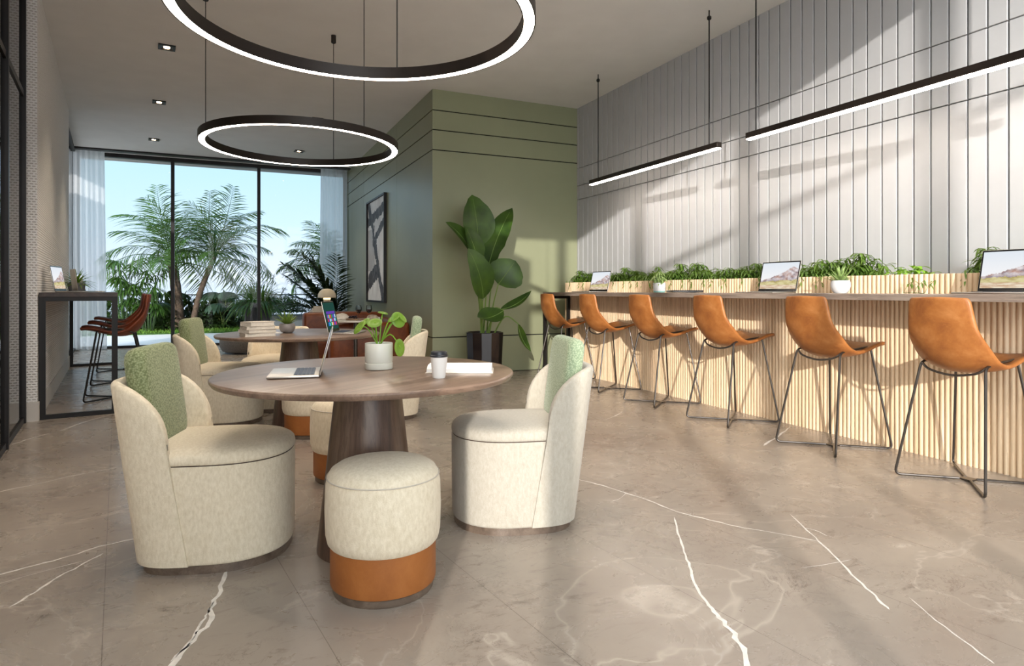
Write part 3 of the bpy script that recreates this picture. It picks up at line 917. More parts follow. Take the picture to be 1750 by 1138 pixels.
# ------------------------------------------------------------------ things on the nearest table
t = thing('potted_pilea', 'round-leaved green plant in a pale ceramic pot on the nearest table', 'potted plant', (.615, 2.745, .74))
bm = NB(); lathe(bm, [(.05, .0), (.058, .002), (.060, .006), (.060, .027), (.056, .029), (.05, .024)], n=48); build('saucer', bm, M['white_ceramic'], t)
bm = NB(); lathe(bm, [(.052, .022), (.057, .030), (.0595, .036), (.0595, .112), (.058, .114), (.055, .112), (.054, .098), (.01, .098)], n=48); build('pot', bm, M['white_ceramic'], t)
bm = NB(); lathe(bm, [(.054, .09), (.054, .1), (.02, .105), (.004, .106)], n=24); build('soil', bm, M['soil'], t)
rng = random.Random(4)
# leaf centres as (right, towards viewer, up) relative to the pot
cu, fw = V((.91, -.4147, 0)), V((-.4147, -.91, 0))
for (a, b, c, r_, tilt) in [(-.082, .02, .185, .034, (-.6, .5, .6)), (-.066, -.01, .205, .026, (-.5, .5, .8)), (-.012, .03, .205, .033, (0, .55, .9)), (.085, .0, .215, .034, (.55, .75, .35)),
                            (.062, .0, .222, .026, (-.3, .4, .85)), (.012, -.03, .245, .022, (.2, .1, .95)), (.096, .02, .095, .036, (.85, .45, .1)), (-.03, -.02, .21, .02, (-.3, .4, .9)), (.10, -.02, .225, .026, (.7, .2, .6))]:
    ctr = cu*a+fw*b+V((0, 0, c)); nr = (cu*tilt[0]+fw*tilt[1]+V((0, 0, tilt[2]))).normalized()
    s1 = nr.cross(V((0, 0, 1))).normalized(); s2 = s1.cross(nr)
    bm = NB()
    cv = bm.verts.new(ctr-nr*.004); rings = []
    for rr, dz_ in ((.5, -.001), (.85, .0005), (1, -.003)):
        rings.append([bm.verts.new(ctr+(s1*math.cos(q*PI/10)*(.98)+s2*math.sin(q*PI/10)*1.08)*r_*rr+nr*dz_) for q in range(20)])
    for q in range(20):
        bm.faces.new((cv, rings[0][q], rings[0][(q+1) % 20]))
        for A, B in zip(rings, rings[1:]): bm.faces.new((A[q], B[q], B[(q+1) % 20], A[(q+1) % 20]))
    lf = build('leaf', bm, M['pilea'], t, ang=80)
    st_ = V((rng.uniform(-.008, .008), rng.uniform(-.008, .008), .10)); midp = st_.lerp(ctr, .55)+V((0, 0, .03 if c > .12 else .055))
    bm = NB(); tube(bm, [cr([tuple(st_), tuple(midp), tuple(ctr)], k/8) for k in range(9)], .0026, 6); build('stem', bm, M['bright_green'], lf)
t = thing('coffee_cup', 'white paper coffee cup with black lid on the nearest table', 'cup', (.768, 2.375, .74))
bm = NB(); lathe(bm, [(.024, 0), (.025, .002), (.0335, .084), (.034, .087)], n=40); build('cup', bm, M['paper_cup'], t)
bm = NB(); lathe(bm, [(.0352, .082), (.0358, .086), (.035, .0895), (.0325, .091), (.031, .101), (.029, .103), (.027, .101), (.01, .100)], n=40); build('lid', bm, M['cup_lid'], t)
t = thing('open_book', 'open white book lying face up beside the paper cup', 'book', (.915, 2.535, .74), R(-24))
for s in (-1, 1):
    bm = NB()
    W_, D_ = .135, .075
    def f(i, j):
        u = i; return (0, 0, 0)
    L = []
    for k in range(13):
        q = k/12
        yy = s*(.003+D_*q*1.0)
        zt = .0075+.026*(math.sin(min(1, q*3.2)*PI/2))*(1-.62*q*q)
        L.append([(-W_, yy, .004), (W_, yy, .004), (W_-.002, yy, zt), (-W_+.002, yy, zt)])
    loft(bm, L); build('page_block', bm, M['paper'], t, ang=30)
bm = NB(); box(bm, (-.14, -.084, 0), (.14, .084, .004), .0015, 1); build('cover', bm, M['book_cream'], t)

# ------------------------------------------------------------------ far table
rng = random.Random(8)
BK = ['bottom book of the cream stack on the far table', 'second book from the bottom of the stack on the far table', 'third book from the bottom of the stack on the far table', 'top book of the cream stack on the far table']
z = .74
for k, (hh, ww, dd, rot) in enumerate([(.028, .225, .16, 12), (.024, .225, .155, 26), (.024, .215, .15, 16), (.032, .20, .14, 30)]):
    t = thing('book', BK[k], 'book', (.235, 5.13, z), R(rot), 'books stacked on the far table')
    bm = NB(); box(bm, (-ww/2, -dd/2, 0), (ww/2, dd/2, .003)); box(bm, (-ww/2, -dd/2, hh-.003), (ww/2, dd/2, hh)); box(bm, (-ww/2, dd/2-.004, .0), (ww/2, dd/2, hh)); build('cover', bm, M['book_cream'], t)
    bm = NB(); box(bm, (-ww/2+.005, -dd/2+.005, .003), (ww/2-.005, dd/2-.004, hh-.003)); build('pages', bm, M['book_pages'], t)
    z += hh+.0005
def rosette(name, label, loc, pot, pr_, leafm, n=26, L=.1, W=.011, up=(20, 80), seed=1, droop=.2, soil_z=None):
    rng = random.Random(seed)
    t = thing(name, label, 'potted plant', loc)
    bm = NB(); lathe(bm, pr_, n=40); build('pot', bm, pot, t)
    top = pr_[-1][1]; rad = max(p[0] for p in pr_)*.8
    bm = NB(); lathe(bm, [(rad, top-.002), (rad*.98, top+.002), (.004, top+.006)], n=24); build('soil', bm, M['soil'], t)
    bm = NB()
    for i in range(n):
        a = i*2.4; e = R(up[1]-(up[1]-up[0])*((i+.5)/n)**.8)
        l = L*rng.uniform(.75, 1.1)
        blade(bm, (math.cos(a)*rad*.12, math.sin(a)*rad*.12, top), (math.cos(a)*math.cos(e), math.sin(a)*math.cos(e), math.sin(e)), l, W, droop, 5, .5, .3)
    build('foliage', bm, leafm, t)
    return t
bowl = lambda r, h: [(r*.5, 0), (r*.62, .001), (r*.85, h*.2), (r, h*.55), (r*.98, h*.85), (r*.9, h), (r*.84, h*.99), (r*.8, h*.86)]
rosette('potted_succulent', 'spiky succulent in a round grey bowl on the far table', (.47, 5.42, .74), M['grey_ceramic'], bowl(.062, .075), M['aloe'], 24, .125, .012, (25, 84), 3, .15)
bm = NB(); box(bm, (-.09, -.06, 0), (.09, .06, .004)); tag(build('notepad', bm, M['paper']), 'white sheet of paper behind the book stack on the far table', 'paper', None, (.33, 5.42, .7405), .3)

# bar top plants
t = rosette('potted_succulent', 'pale succulent in a white round bowl on the bar', (4.04, 3.165, BT), M['bowl_ceramic'], bowl(.066, .092), M['succulent'], 30, .125, .011, (15, 85), 5, .1)
t = thing('potted_plant', 'bushy plant in a white dotted pot on the bar', 'potted plant', (4.02, 5.22, BT))
bm = NB(); lathe(bm, [(.05, 0), (.056, .003), (.061, .02), (.064, .095), (.062, .1), (.058, .098), (.057, .09)], n=40); pt_ = build('pot', bm, M['bowl_ceramic'], t)
bm = NB(); lathe(bm, [(.0565, .003), (.0595, .012), (.0605, .016)], n=40, cap0=False, cap1=False); bmesh.ops.translate(bm, verts=bm.verts, vec=(0, 0, .0)); 
for v in bm.verts: v.co.x *= 1.012; v.co.y *= 1.012
M['teal'] = plain('teal_glaze', '#7fb3ac', .3); build('glaze_band', bm, M['teal'], pt_)
bm = NB()
for r_ in range(5):
    for k in range(22):
        a = 2*PI*(k+.5*(r_ % 2))/22; zz = .026+r_*.015; rr = .0612+.003*(zz-.02)/.075
        obox(bm, (rr*math.cos(a), rr*math.sin(a), zz), (math.cos(a), math.sin(a), 0), (-math.sin(a), math.cos(a), 0), (0, 0, 1), .0008, .002, .002)
build('dots', bm, M['concrete_pot'], pt_)
bm = NB(); lathe(bm, [(.057, .085), (.057, .09), (.004, .095)], n=24); build('soil', bm, M['soil'], t)

def fernmesh(seed, ns=21, h=(.05, .20), spread=.14, ll=(.065, .115), w=.0088, trail=2):
    rng = random.Random(seed); bm = NB()
    for i in range(ns):
        a = rng.uniform(0, 2*PI); r0 = rng.uniform(0, spread)**1
        x, y = r0*math.cos(a)*.75, r0*math.sin(a)
        hh = rng.uniform(*h)*(1-.35*r0/spread)
        top = V((x*1.25, y*1.25, hh))
        tube(bm, [(x*.6, y*.6, -.01), tuple(V((x*.9, y*.9, hh*.6))), tuple(top)], .0018, 4)
        for lv in range(2):
            q = top*(1-.35*lv) if lv else top
            n_ = 9
            for k in range(n_):
                b = 2*PI*k/n_+rng.uniform(-.3, .3); e = rng.uniform(-.1, .9)
                blade(bm, q, (math.cos(b)*math.cos(e), math.sin(b)*math.cos(e), math.sin(e)), rng.uniform(*ll), w*rng.uniform(.8, 1.2), rng.uniform(1.2, 2.2), 4, .3, .45)
    for i in range(trail):
        y = rng.uniform(-spread, spread); p = V((-.12, y, .03))
        pts = [p, p+V((-.03, .01, .01)), p+V((-.045, .015, -.04))]
        tube(bm, pts, .0018, 4)
        for k in range(5):
            b = rng.uniform(PI*.6, PI*1.4)
            blade(bm, pts[-1]+V((0, 0, .02*k-.01)), (math.cos(b)*.4, math.sin(b), -.3), .05, .006, 1.2, 4, .3)
    return bm
bm = fernmesh(99, 15, (.04, .12), .055, (.05, .075), .008, 0)
bmesh.ops.translate(bm, verts=bm.verts, vec=(0, 0, .092)); M['pale_leaf'] = leafmat('pale_green_leaf', '#7f9a56', '#b3c489'); build('foliage', bm, M['pale_leaf'], t)

FP = []
for k in range(5):
    o = build('fern', fernmesh(20+k), M['fern'])
    FP.append(o)
FERN = 'bushy green fern growing in the slatted trough behind the bar counter'
ys = [7.30-.205*k for k in range(21)]
used = set()
rng = random.Random(5)
hide = []
for i, yy in enumerate(ys+[2.37, 2.15, 1.95, 1.72]):
    src = FP[i % 5]
    if i < 5: o = src
    else: o = src.copy(); C.objects.link(o)
    lb, gp = FERN, 'ferns in the bar trough'
    if abs(yy-2.37) < .01: lb, gp = 'dark leafy fern in the trough just left of the nearest bar laptop', None
    tag(o, lb, 'plant', gp, (4.35, yy+rng.uniform(-.02, .02), 1.15), rng.choice((0, 0, PI*0))+rng.uniform(-.25, .25))
    o.scale = (1, 1, rng.uniform(.82, 1.12))
# low broad-leaved plant and the sprig below it
rng = random.Random(12); bm = NB()
for i in range(46):
    a = rng.uniform(0, 2*PI); r0 = rng.uniform(.01, .13); hh = rng.uniform(.02, .09)*(1.1-r0*4)+.015
    p = V((r0*math.cos(a)*.8, r0*math.sin(a)*1.2, hh)); e = rng.uniform(-.2, .8)
    tube(bm, [(p.x*.3, p.y*.3, -.005), tuple(p)], .0014, 4)
    blade(bm, p, (math.cos(a)*math.cos(e), math.sin(a)*math.cos(e), math.sin(e)), rng.uniform(.05, .085), .021, 1.1, 5, .2, .35)
tag(build('leafy_plant', bm, M['bright_green']), 'low bright green broad-leaved plant in the trough, right of the ferns', 'plant', None, (4.33, 2.83, 1.15))
bm = NB(); rng = random.Random(2)
for i in range(3):
    p0 = V((.0, .07*i, 0)); pts = [p0, p0+V((.0, -.03, .05)), p0+V((.005, -.07, .085))]
    tube(bm, [(0, 0, .0), tuple(pts[0]+V((0, -.005, .004))), *[tuple(q) for q in pts[1:]]], .0016, 4)
    for k in range(6):
        blade(bm, pts[1].lerp(pts[2], k/5), (-.3, rng.uniform(-1, .6), rng.uniform(-.6, .5)), .05, .006, .8, 4, .3)
tag(build('plant_sprig', bm, M['fern']), 'thin green sprig lying on the bar under the broad-leaved plant', 'plant', None, (4.12, 2.62, BT+.002))

# left counter grass pot
p = lw(1.95, .26)
t = rosette('potted_grass', 'grassy green plant in a grey concrete pot on the left counter', (p[0], p[1], 1.066), M['concrete_pot'], [(.07, 0), (.072, .003), (.085, .10), (.083, .103), (.077, .1), (.075, .09)], M['grassleaf'], 70, .19, .009, (5, 85), 9, .9)

# ------------------------------------------------------------------ bird of paradise
PX, PY_ = 2.95, 7.30
t = thing('tall_potted_plant', 'tall bird of paradise plant in a glossy dark planter by the green wall', 'potted plant', (PX, PY_, 0))
bm = NB(); lathe(bm, [(.2, 0), (.21, .005), (.235, .565), (.232, .57), (.215, .57), (.212, .53), (.05, .53)], n=12); build('planter', bm, M['dark_glaze'], t, ang=20)
bm = NB(); lathe(bm, [(.212, .51), (.212, .535), (.01, .545)], n=24); build('soil', bm, M['soil'], t)
rng = random.Random(6)
for (bx, bz, by, tx, tz, ty, W_, sag, nrm) in [
    (2.88, 1.62, 7.32, 2.80, 2.27, 7.34, .17, .05, (.1, -1, .25)),
    (2.78, 1.50, 7.28, 2.41, 1.90, 7.2, .10, .10, (.5, -.8, .5)),
    (2.84, 1.38, 7.22, 2.66, 1.86, 7.2, .11, .06, (.5, -1, .1)),
    (3.00, 1.40, 7.28, 3.33, 2.13, 7.3, .12, .08, (-.75, -.7, .1)),
    (3.10, 1.42, 7.34, 3.235, 1.92, 7.34, .08, .08, (-.9, -.5, .2)),
    (2.86, .98, 7.12, 2.62, 1.58, 7.0, .14, .10, (.25, -1, .2)),
    (3.06, 1.16, 7.12, 3.26, 1.45, 7.05, .17, .08, (-.2, -1, .2)),
    (3.10, .84, 7.05, 2.72, .77, 6.95, .11, -.14, (-.1, -.6, .8)),
    (3.10, .85, 7.15, 3.50, 1.08, 7.1, .065, -.12, (-.5, -.4, .8)),
    (3.27, .68, 7.0, 3.42, .34, 6.95, .06, -.10, (.5, -.8, .3))]:
    base = V((bx-PX, by-PY_, bz)); tip = V((tx-PX, ty-PY_, tz))
    bm = NB(); blade2(bm, base, tip, W_*1.32, sag, nrm, 12, .28, .42, .10, rng)
    lf = build('leaf', bm, M['bop'], t, ang=60)
    s0 = V((base.x*.22+rng.uniform(-.03, .03), base.y*.2+rng.uniform(-.03, .03), .53))
    mid = s0.lerp(base, .5)+V((-.02*base.x, 0, .06 if bz > 1.1 else .16))
    dd_ = tip-base; sd_ = dd_.normalized().cross(V(nrm).normalized()).normalized(); nq = sd_.cross(dd_.normalized())
    rib = [base+dd_*q+nq*(sag*4*q*(1-q))*dd_.length+nq*.001 for q in (.08, .2, .35, .5, .65, .8, .92)]
    pts = [cr([tuple(s0), tuple(mid), tuple(base)], k/8) for k in range(9)]+rib
    bm = NB(); tube(bm, pts, [.011-.0006*k for k in range(9)]+[.0055-.0007*k for k in range(7)], 7); build('stalk', bm, M['midrib'], lf)

# ------------------------------------------------------------------ framed art
t = thing('framed_art', 'tall black framed abstract black and white painting on the green wall', 'picture', (2.417, 10.935, .885), R(-90))
aw, ah = 1.41, 1.80
bm = NB()
for a, b in (((-aw/2, -.045, 0), (aw/2, 0, .03)), ((-aw/2, -.045, ah-.03), (aw/2, 0, ah)), ((-aw/2, -.045, .03), (-aw/2+.03, 0, ah-.03)), ((aw/2-.03, -.045, .03), (aw/2, 0, ah-.03))): box(bm, a, b)
build('frame', bm, M['black_metal'], t)
bm = NB(); box(bm, (-aw/2+.03, -.015, .03), (aw/2-.03, 0, ah-.03)); build('backing', bm, M['paper'], t)
def segd(px, py, a, b):
    ax, ay = a; bx, by = b; dx, dy = bx-ax, by-ay
    k = max(0, min(1, ((px-ax)*dx+(py-ay)*dy)/(dx*dx+dy*dy)))
    return math.hypot(px-ax-k*dx, py-ay-k*dy)
def artfn(u, v):
    base = mixc(lin('#f4f0eb'), lin('#ddd7d2'), max(0, min(1, .4+nz(u, v, 4, 1))))
    if u < .4 and .3 < v < .72: base = mixc(base, lin('#9d9796'), .55)
    x = u*.78; y = v
    wob = .02*nz(u, v, 9, 3)
    strokes = [((0, .80), (.78, .90), .06), ((.05, .98), (.2, .76), .06), ((.2, .78), (.36, .45), .05), ((.36, .62), (.78, .78), .05), ((.36, .55), (.62, .1), .06), ((.45, .3), (.1, .2), .10), ((.62, .12), (.70, 0), .08), ((.12, .24), (0, .12), .05), ((.3, .74), (.25, .55), .03)]
    for a, b, w_ in strokes:
        dd = segd(x+wob, y+wob, a, b)
        if dd < w_*.8+.01*nz(u, v, 22, 6):
            return mixc(lin('#2b282b'), lin('#6e6868'), max(0, min(1, .35+.9*nz(u, v, 14, 8))))
    return base
pc = picture('canvas', aw-.06, ah-.06, artfn, M['art'], t, 70, 90); pc.location = (0, -.0155, .03)

# ------------------------------------------------------------------ lounge corner
t = thing('leather_sofa', 'brown leather corner sofa in front of the window curtain', 'sofa', (0, 0, 0))
def rb(nm, a, b, r_, mt=None):
    bm = NB(); box(bm, a, b, r_, 3); return build(nm, bm, mt or M['sofa_leather'], t)
rb('backrest', (1.14, 10.36, .02), (2.40, 10.60, .735), .05)
rb('seat', (1.16, 9.72, .05), (1.86, 10.36, .43), .05)
rb('seat', (1.86, 9.0, .05), (2.2, 10.36, .43), .04)
rb('backrest', (2.2, 8.95, .02), (2.40, 10.36, .66), .05)
rb('armrest', (1.30, 8.72, .02), (2.40, 8.95, .645), .06)
# bistro table
t = thing('side_table', 'small round white topped table on a metal pole by the sofa', 'table', (1.585, 8.45, 0))
bm = NB(); lathe(bm, [(.32, .675), (.338, .68), (.34, .695), (.335, .70)], n=56); build('tabletop', bm, M['white_top'], t)
bm = NB(); lathe(bm, [(.025, .02), (.025, .68)], n=20); build('pole', bm, M['steel'], t)
bm = NB(); lathe(bm, [(.2, 0), (.2, .015), (.03, .025)], n=40); build('foot', bm, M['steel'], t)
TX, TY, TZ = 1.585, 8.45, .70
bm = NB(); lathe(bm, [(.14, 0), (.145, .004), (.145, .014), (.14, .018)], n=40); tag(build('serving_board', bm, M['board']), 'round wooden serving board on the small white table', 'board', None, (TX+.01, TY-.08, TZ))
def wine(label, x, y):
    t = thing('wine_glass', label, 'glass', (x, y, TZ+.001))
    bm = NB(); lathe(bm, [(.034, 0), (.034, .002), (.006, .006), (.004, .012), (.004, .085), (.012, .092), (.03, .11), (.039, .135), (.038, .16), (.030, .195), (.0285, .195), (.0365, .16), (.0375, .135), (.029, .112), (.011, .094), (.002, .092)], n=28); build('bowl', bm, M['thin_glass'], t)
    bm = NB(); lathe(bm, [(.004, .0945), (.011, .0955), (.0285, .1135), (.0365, .135), (.0368, .140)], n=28); build('wine', bm, M['wine'], t)
wine('left wine glass of dark red wine on the small white table', TX-.01, TY-.26)
wine('right wine glass of dark red wine on the small white table', TX+.13, TY-.22)
rng = random.Random(3)
bm = NB()
for k in range(22):
    c = V((rng.uniform(-.05, .05), rng.uniform(-.03, .03), rng.uniform(.011, .03)))
    bmesh.ops.create_uvsphere(bm, u_segments=8, v_segments=6, radius=.011, matrix=Matrix.Translation(c))
o = tag(build('grapes', bm, M['grape']), 'bunch of dark grapes on the wooden serving board', 'fruit', None, (TX-.05, TY-.11, TZ+.018)); o['kind'] = 'stuff'
def lump(nm, label, cat, x, y, z, sx_, sy_, sz_, mt, seed):
    rng = random.Random(seed); bm = NB()
    bmesh.ops.create_icosphere(bm, subdivisions=3, radius=1.)
    for v in bm.verts:
        k = 1+.25*noise.noise(v.co*1.7+V((seed, 0, 0)))
        v.co = V((v.co.x*sx_*k, v.co.y*sy_*k, max(v.co.z, -.55)*sz_*k+sz_*.55))
    tag(build(nm, bm, mt), label, cat, None, (x, y, z))
lump('bread_roll', 'pale bread roll right of the wine glasses on the small table', 'bread', TX+.21, TY-.10, TZ, .065, .05, .045, M['bread'], 2)
lump('bread_roll', 'second bread roll behind the wine glasses on the small table', 'bread', TX+.22, TY+.05, TZ, .06, .05, .04, M['bread'], 5)
lump('napkin', 'crumpled cream napkin left of the wine glasses on the small table', 'napkin', TX-.17, TY+.04, TZ, .085, .06, .055, M['cloth'], 7)
lump('napkin', 'folded pale napkin on the right rim of the small table', 'napkin', TX+.29, TY+.02, TZ, .04, .04, .022, M['paper'], 9)
# console with lamp and books behind the sofa
t = thing('console_table', 'low console behind the sofa carrying the mushroom lamp', 'table', (1.62, 10.8, 0))
bm = NB(); box(bm, (-.35, -.17, .70), (.6, .17, .735), .004, 1); build('top', bm, M['walnut'], t)
for x_ in (-.3, .55):
    bm = NB(); box(bm, (x_-.02, -.15, 0), (x_+.02, .15, .70)); build('leg', bm, M['black_metal'], t)
t = thing('mushroom_lamp', 'cream mushroom shaped lamp with domed shade behind the sofa', 'lamp', (1.555, 10.78, .735))
bm = NB(); lathe(bm, [(.075, 0), (.075, .01), (.06, .02), (.055, .22), (.05, .24)], n=32); build('base', bm, M['lamp_shade'], t)
bm = NB(); lathe(bm, [(.04, .2), (.058, .205), (.058, .25), (.04, .255)], n=24); build('bulb', bm, M['lamp_lit'], t)
bm = NB(); lathe(bm, [(.14, .232), (.145, .235), (.147, .25), (.138, .30), (.11, .345), (.07, .372), (.02, .382), (.002, .383)], n=40, cap0=False); build('shade', bm, M['lamp_shade'], t)
z = .735
for k, lb in enumerate(['bottom book of the stack beside the mushroom lamp', 'middle book of the stack beside the mushroom lamp', 'top book of the stack beside the mushroom lamp']):
    t = thing('book', lb, 'book', (1.42+.01*k, 10.76, z), R(6-7*k), 'books beside the mushroom lamp')
    ww, dd, hh = .24-.015*k, .17, .03
    bm = NB(); box(bm, (-ww/2, -dd/2, 0), (ww/2, dd/2, .003)); box(bm, (-ww/2, -dd/2, hh-.003), (ww/2, dd/2, hh)); box(bm, (-ww/2, dd/2-.004, 0), (ww/2, dd/2, hh)); build('cover', bm, M['book_cream'], t)
    bm = NB(); box(bm, (-ww/2+.004, -dd/2+.004, .003), (ww/2-.004, dd/2-.004, hh-.003)); build('pages', bm, M['book_pages'], t)
    z += hh+.0005
# grey ottoman
t = thing('round_ottoman', 'low round dark grey ottoman on the floor near the window', 'ottoman', (.36, 12.0, 0))
bm = NB(); lathe(bm, [(.34, 0), (.34, .03)], n=48); build('plinth', bm, M['black_plastic'], t)
bm = NB(); lathe(bm, [(.34, .028), (.38, .04), (.42, .12), (.425, .22), (.41, .27), (.37, .30), (.25, .31), (.01, .312)], n=48); build('upholstery', bm, M['ottoman'], t)
# indoor palm
def fan_of_fronds(root, variants, mat_name, spec, seed, part='frond'):
    rng = random.Random(seed); made = []
    for i, (az, el, sc_) in enumerate(spec):
        k = i % len(variants)
        if len(made) <= k:
            o = build(part, variants[k], M[mat_name], root, ang=180, recalc=False); made.append(o)
        else:
            o = made[k].copy(); C.objects.link(o); o.parent = root
        o.rotation_euler = (el, rng.uniform(-.3, .3), az); o.scale = (sc_,)*3
        yield o
rng = random.Random(31)
t = thing('potted_palm', 'dark feathery indoor palm between the curtain and the green wall', 'potted plant', (1.98, 12.7, 0))
bm = NB(); lathe(bm, [(.15, 0), (.19, .3), (.18, .31), (.17, .28), (.02, .27)], n=32); build('pot', bm, M['dark_glaze'], t)
vs_ = [frond_bm for frond_bm in []]
for k in range(3):
    b = NB(); frond(b, 1.15, .6+.3*k, 1.1, 26, .34, .019, rng, .009, .6); vs_.append(b)
for i, o in enumerate(fan_of_fronds(t, vs_, 'palm_dark', [(R(a), R(e), s) for a, e, s in [(80, 0, 1.25), (120, 3, 1.1), (60, 10, 1.15), (160, 14, .9), (-100, 16, .52), (150, 2, 1.0), (100, 14, 1.3), (190, 16, .8), (100, -20, 1.05), (-80, 22, .6), (75, 20, 1.35), (-130, 12, .42), (90, -8, 1.15), (135, -10, .95), (110, 22, 1.4), (175, -8, .8), (65, -14, .95), (-150, 8, .5), (155, 18, 1.2), (95, 6, 1.3)]], 5)):
    o.location = (0, 0, .45)
bm = NB()
for k in range(7):
    a = k*.9; tube(bm, [(.03*math.cos(a), .03*math.sin(a), .27), (.012*math.cos(a), .012*math.sin(a), .5)], .012, 6)
build('stems', bm, M['stem'], t)

# ------------------------------------------------------------------ outside
bm = NB(); box(bm, (-12, 13.97, -.25), (14, 18.2, -.02)); struct('terrace', bm, M['deck'])
bm = NB(); box(bm, (-14, 18.2, -.25), (14, 27, .0)); struct('ground', bm, M['lawn'])
bm = NB(); rng = random.Random(77)
for i in range(5200):
    x, y = rng.uniform(-3.4, .93), 18.2+rng.random()**1.7*3.2
    blade(bm, (x, y, 0), (rng.uniform(-.5, .5), rng.uniform(-.5, .5), 1), rng.uniform(.05, .11), .008, .5, 2, .2)
o = build('lawn_grass', bm, M['grassleaf'], recalc=False); tag(o, 'short green lawn grass beyond the terrace', 'grass'); o['kind'] = 'stuff'
# railing
t = thing('railing', 'thin dark metal railing running behind the garden plants', 'railing', (0, 23.2, 0))
bm = NB(); box(bm, (-7, -.02, .93), (7.5, .02, .97)); build('top_rail', bm, M['black_metal'], t)
for k in range(11):
    bm = NB(); box(bm, (-6.9+1.4*k-.015, -.015, 0), (-6.9+1.4*k+.015, .015, .93)); build('post', bm, M['black_metal'], t)
# low grey wall with coping at the right and clipped bush
t = thing('garden_wall', 'low pale garden wall with a dark grey coping at the terrace edge', 'wall', (2.0, 19.0, 0))
bm = NB(); box(bm, (-.95, 0, 0), (2.5, 1.2, .27)); build('wall_body', bm, M['grey_wall'], t)
bm = NB(); box(bm, (-1.0, -.05, .27), (2.55, 1.25, .375)); build('coping', bm, M['coping'], t)

def bushmesh(seed, rx, ry, rz_, n, L, W, inner=.35):
    rng = random.Random(seed); bm = NB()
    for i in range(n):
        a = rng.uniform(0, 2*PI); cz = rng.uniform(-.1, 1.); s = math.sqrt(max(0, 1-cz*cz)); k = rng.uniform(inner, 1)
        d = V((s*math.cos(a), s*math.sin(a), cz))
        p = V((d.x*rx*k, d.y*ry*k, max(.02, d.z*rz_*k)))
        dd = (d+V((rng.uniform(-.6, .6), rng.uniform(-.6, .6), rng.uniform(-.2, .8)))).normalized()
        blade(bm, p, dd, L*rng.uniform(.7, 1.2), W, 1.0, 3, .2)
    return bm
def bush(label, loc, rx, ry, rz_, n, L, W, mt='bush', seed=1, nm='shrub'):
    tag(build(nm, bushmesh(seed, rx, ry, rz_, n, L, W), M[mt], recalc=False), label, 'shrub', None, loc)
bush('clipped round bush on the low grey garden wall', (1.72, 19.6, .47), .62, .5, .42, 1500, .09, .03, 'bush', 2)
bush('dark green shrub under the left palm trunk', (-1.2, 20.2, 0), .9, .6, .95, 900, .3, .05, 'bush', 3)
bush('broad dark shrub between the two palm trunks', (-.35, 19.8, 0), .75, .6, .85, 800, .26, .06, 'bush', 4)
bush('dark shrub right of the leaning palm trunk', (.1, 20.6, 0), .7, .6, .9, 800, .28, .05, 'bush_blue', 5)
bush('low dark shrub at the left behind the wall counter', (-2.1, 20.3, 0), .7, .6, .8, 700, .26, .05, 'bush', 6)
bush('small dark shrub at the lawn edge left of the window mullion', (-1.35, 19.3, 0), .45, .4, .5, 500, .16, .04, 'bush', 7)
bush('blue green shrub by the railing behind the planter box', (1.0, 21.5, 0), .6, .5, 1.15, 600, .25, .03, 'bush_blue', 8)
bush('dark shrub against the railing at the far left', (-3.3, 21, 0), .9, .6, 1.0, 800, .28, .05, 'bush', 9)
# big split-leaf plants
def bigleaf(label, loc, seed, n=9, L=.55, W=.2, h=.6):
    rng = random.Random(seed); t = thing('split_leaf_plant', label, 'plant', loc)
    for i in range(n):
        a = 2*PI*i/n+rng.uniform(-.3, .3); e = rng.uniform(.9, 1.35); hh = h*rng.uniform(.7, 1.2)
        q = V((math.cos(a)*math.cos(e)*hh, math.sin(a)*math.cos(e)*hh, math.sin(e)*hh))
        bm = NB()
        for s in (-1, 1):
            for k in range(6):
                dirv = V((math.cos(a+s*(.15+.22*k)), math.sin(a+s*(.15+.22*k)), .15))
                blade(bm, q, dirv, L*(1-.09*k), W*.3, 1.3, 5, .15, .5)
        lf = build('leaf', bm, M['bush_blue'], t, ang=180, recalc=False)
        bm = NB(); tube(bm, [(0, 0, 0), tuple(q*.55+V((0, 0, .05))), tuple(q)], .012, 5); build('stalk', bm, M['stem'], lf)
bigleaf('split-leaf plant with broad dark leaves right of the leaning trunk', (.0, 19.4, .1), 4, 9, .6, .24, .9)
bigleaf('split-leaf plant with broad dark leaves left of the thick palm trunk', (-1.5, 19.9, .1), 5, 9, .55, .24, .9)
# palms
def palm(label, base, crown, r0, spec, variants, seed, mat='palm'):
    t = thing('palm_tree', label, 'palm tree', base)
    c = V(crown)-V(base)
    bm = NB(); n = 14
    P = [cr([(0, 0, 0), tuple(V((c.x*.35, c.y*.35, c.z*.5))), tuple(c)], k/n) for k in range(n+1)]
    tube(bm, P, [r0*(1.15-.3*k/n)*(1+.07*(k % 2)) for k in range(n+1)], 12); build('trunk', bm, M['trunk'], t)
    for o in fan_of_fronds(t, variants, mat, spec, seed): o.location = tuple(c)
    return t
def variants(seed, L, ll, n=4, nl=34, lw_=.02):
    rng = random.Random(seed); out = []
    for k in range(n):
        b = NB(); frond(b, L, .8+.35*k, .75+.12*(k % 2), nl, ll, lw_, rng, .016, 1.0, 14); out.append(b)
    return out
def spec(n, seed, e0=-35, e1=45, s0=.8, s1=1.1):
    rng = random.Random(seed)
    return [(2*PI*i*.382+rng.uniform(-.2, .2), R(e1-(e1-e0)*((i+.5)/n)), rng.uniform(s0, s1)) for i in range(n)]
palm('large feathery palm with thick upright trunk behind the left window mullion', (-1.08, 19.2, 0), (-1.25, 19.2, 1.85), .13, spec(21, 1, -45, 60), variants(1, 2.1, .75, 4, 30, .015), 1)
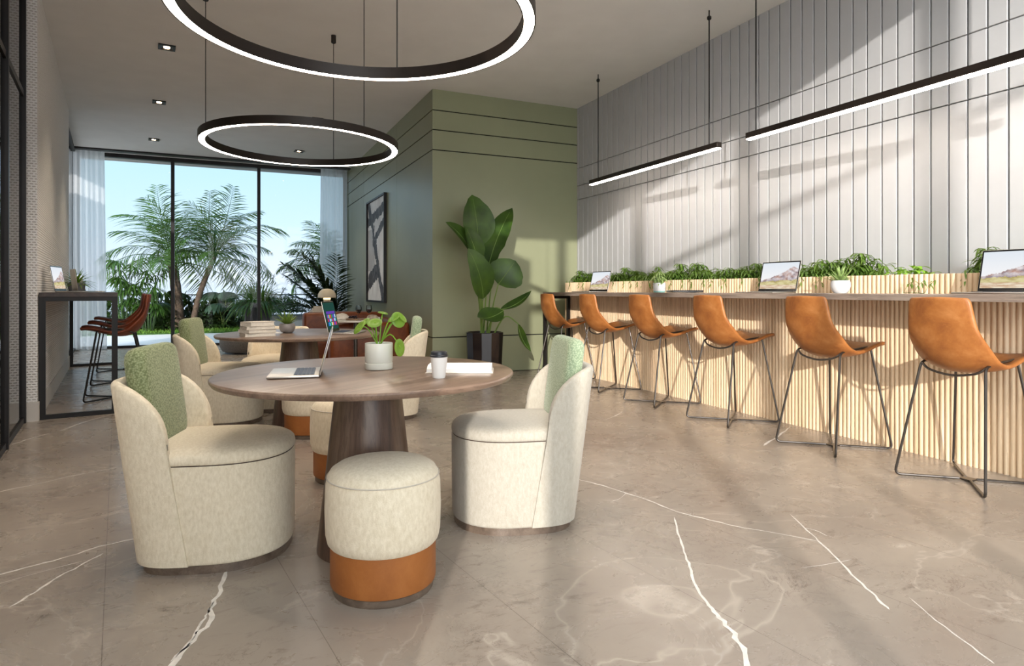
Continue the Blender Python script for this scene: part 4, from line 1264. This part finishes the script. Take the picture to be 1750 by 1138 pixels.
palm('feathery palm with a slender trunk leaning right, mid window', (-.78, 19.0, 0), (-.22, 19.0, 2.0), .07, spec(21, 2, -45, 60), variants(2, 2.0, .7, 4, 30, .015), 2)
palm('palm rising behind the right curtain', (2.95, 18.6, 0), (2.75, 18.6, 1.7), .08, spec(20, 3), variants(3, 1.6, .6, 4, 30, .015), 3)
# rhapis fans at the left
def rhapis(label, loc, seed, n=13, h=1.5):
    rng = random.Random(seed); t = thing('fan_palm', label, 'plant', loc)
    proto = None
    bm = NB()
    for i in range(n):
        a = rng.uniform(0, 2*PI); r_ = rng.uniform(.05, .45); top = V((r_*math.cos(a), r_*math.sin(a), h*rng.uniform(.35, 1.)))
        tube(bm, [(top.x*.3, top.y*.3, 0), tuple(top)], .008, 5)
        for k in range(11):
            b = a+R(-120+24*k); e = rng.uniform(-.1, .5)
            blade(bm, top, (math.cos(b)*math.cos(e), math.sin(b)*math.cos(e), math.sin(e)), rng.uniform(.36, .5), .024, 1.3, 4, .2, .5)
    build('fronds', bm, M['palm'], t, recalc=False)
rhapis('fan palm with finger-like leaves beside the left curtain', (-2.3, 18.9, 0), 3, 22, 2.0)
rhapis('fan palm with finger-like leaves left of the thick palm trunk', (-1.75, 18.8, 0), 6, 20, 1.75)
# tall planter box with trailing fern
t = thing('tall_planter', 'tall dark planter box outside with a fern spilling over it', 'planter', (.72, 15.9, 0))
bm = NB(); box(bm, (-.27, -.25, 0), (.27, .25, .80), .01, 1); build('box', bm, M['dark_box'], t)
bm = NB(); rng = random.Random(14)
for i in range(300):
    a = rng.uniform(0, 2*PI); e = rng.uniform(.1, 1.5)
    blade(bm, (math.cos(a)*.2, math.sin(a)*.2, .78), (math.cos(a)*math.cos(e), math.sin(a)*math.cos(e), math.sin(e)), rng.uniform(.4, .75), .024, 2.0, 6, .25, .4)
build('fern', bm, M['palm'], t, recalc=False)
# papyrus by the railing
def papyrus(label, loc, seed, n=6, h=1.4):
    rng = random.Random(seed); bm = NB()
    for i in range(n):
        a = rng.uniform(-1, 1); top = V((a*.55+.15, rng.uniform(-.2, .2), h*rng.uniform(.65, 1)))
        tube(bm, [(top.x*.2, 0, 0), tuple(top*.55), tuple(top)], .008, 5)
        for k in range(22):
            b = rng.uniform(0, 2*PI); e = rng.uniform(-.4, 1.3)
            blade(bm, top, (math.cos(b)*math.cos(e), math.sin(b)*math.cos(e), math.sin(e)), .13, .008, .6, 3, .2)
    tag(build('papyrus', bm, M['palm_dark'], recalc=False), label, 'plant', None, loc)
papyrus('papyrus with tufted heads right of the tall outdoor planter', (1.15, 20.6, 0), 3, 8, 1.55)
papyrus('papyrus with tufted heads behind the clipped round bush', (2.1, 20.9, 0), 4, 6, 1.05)
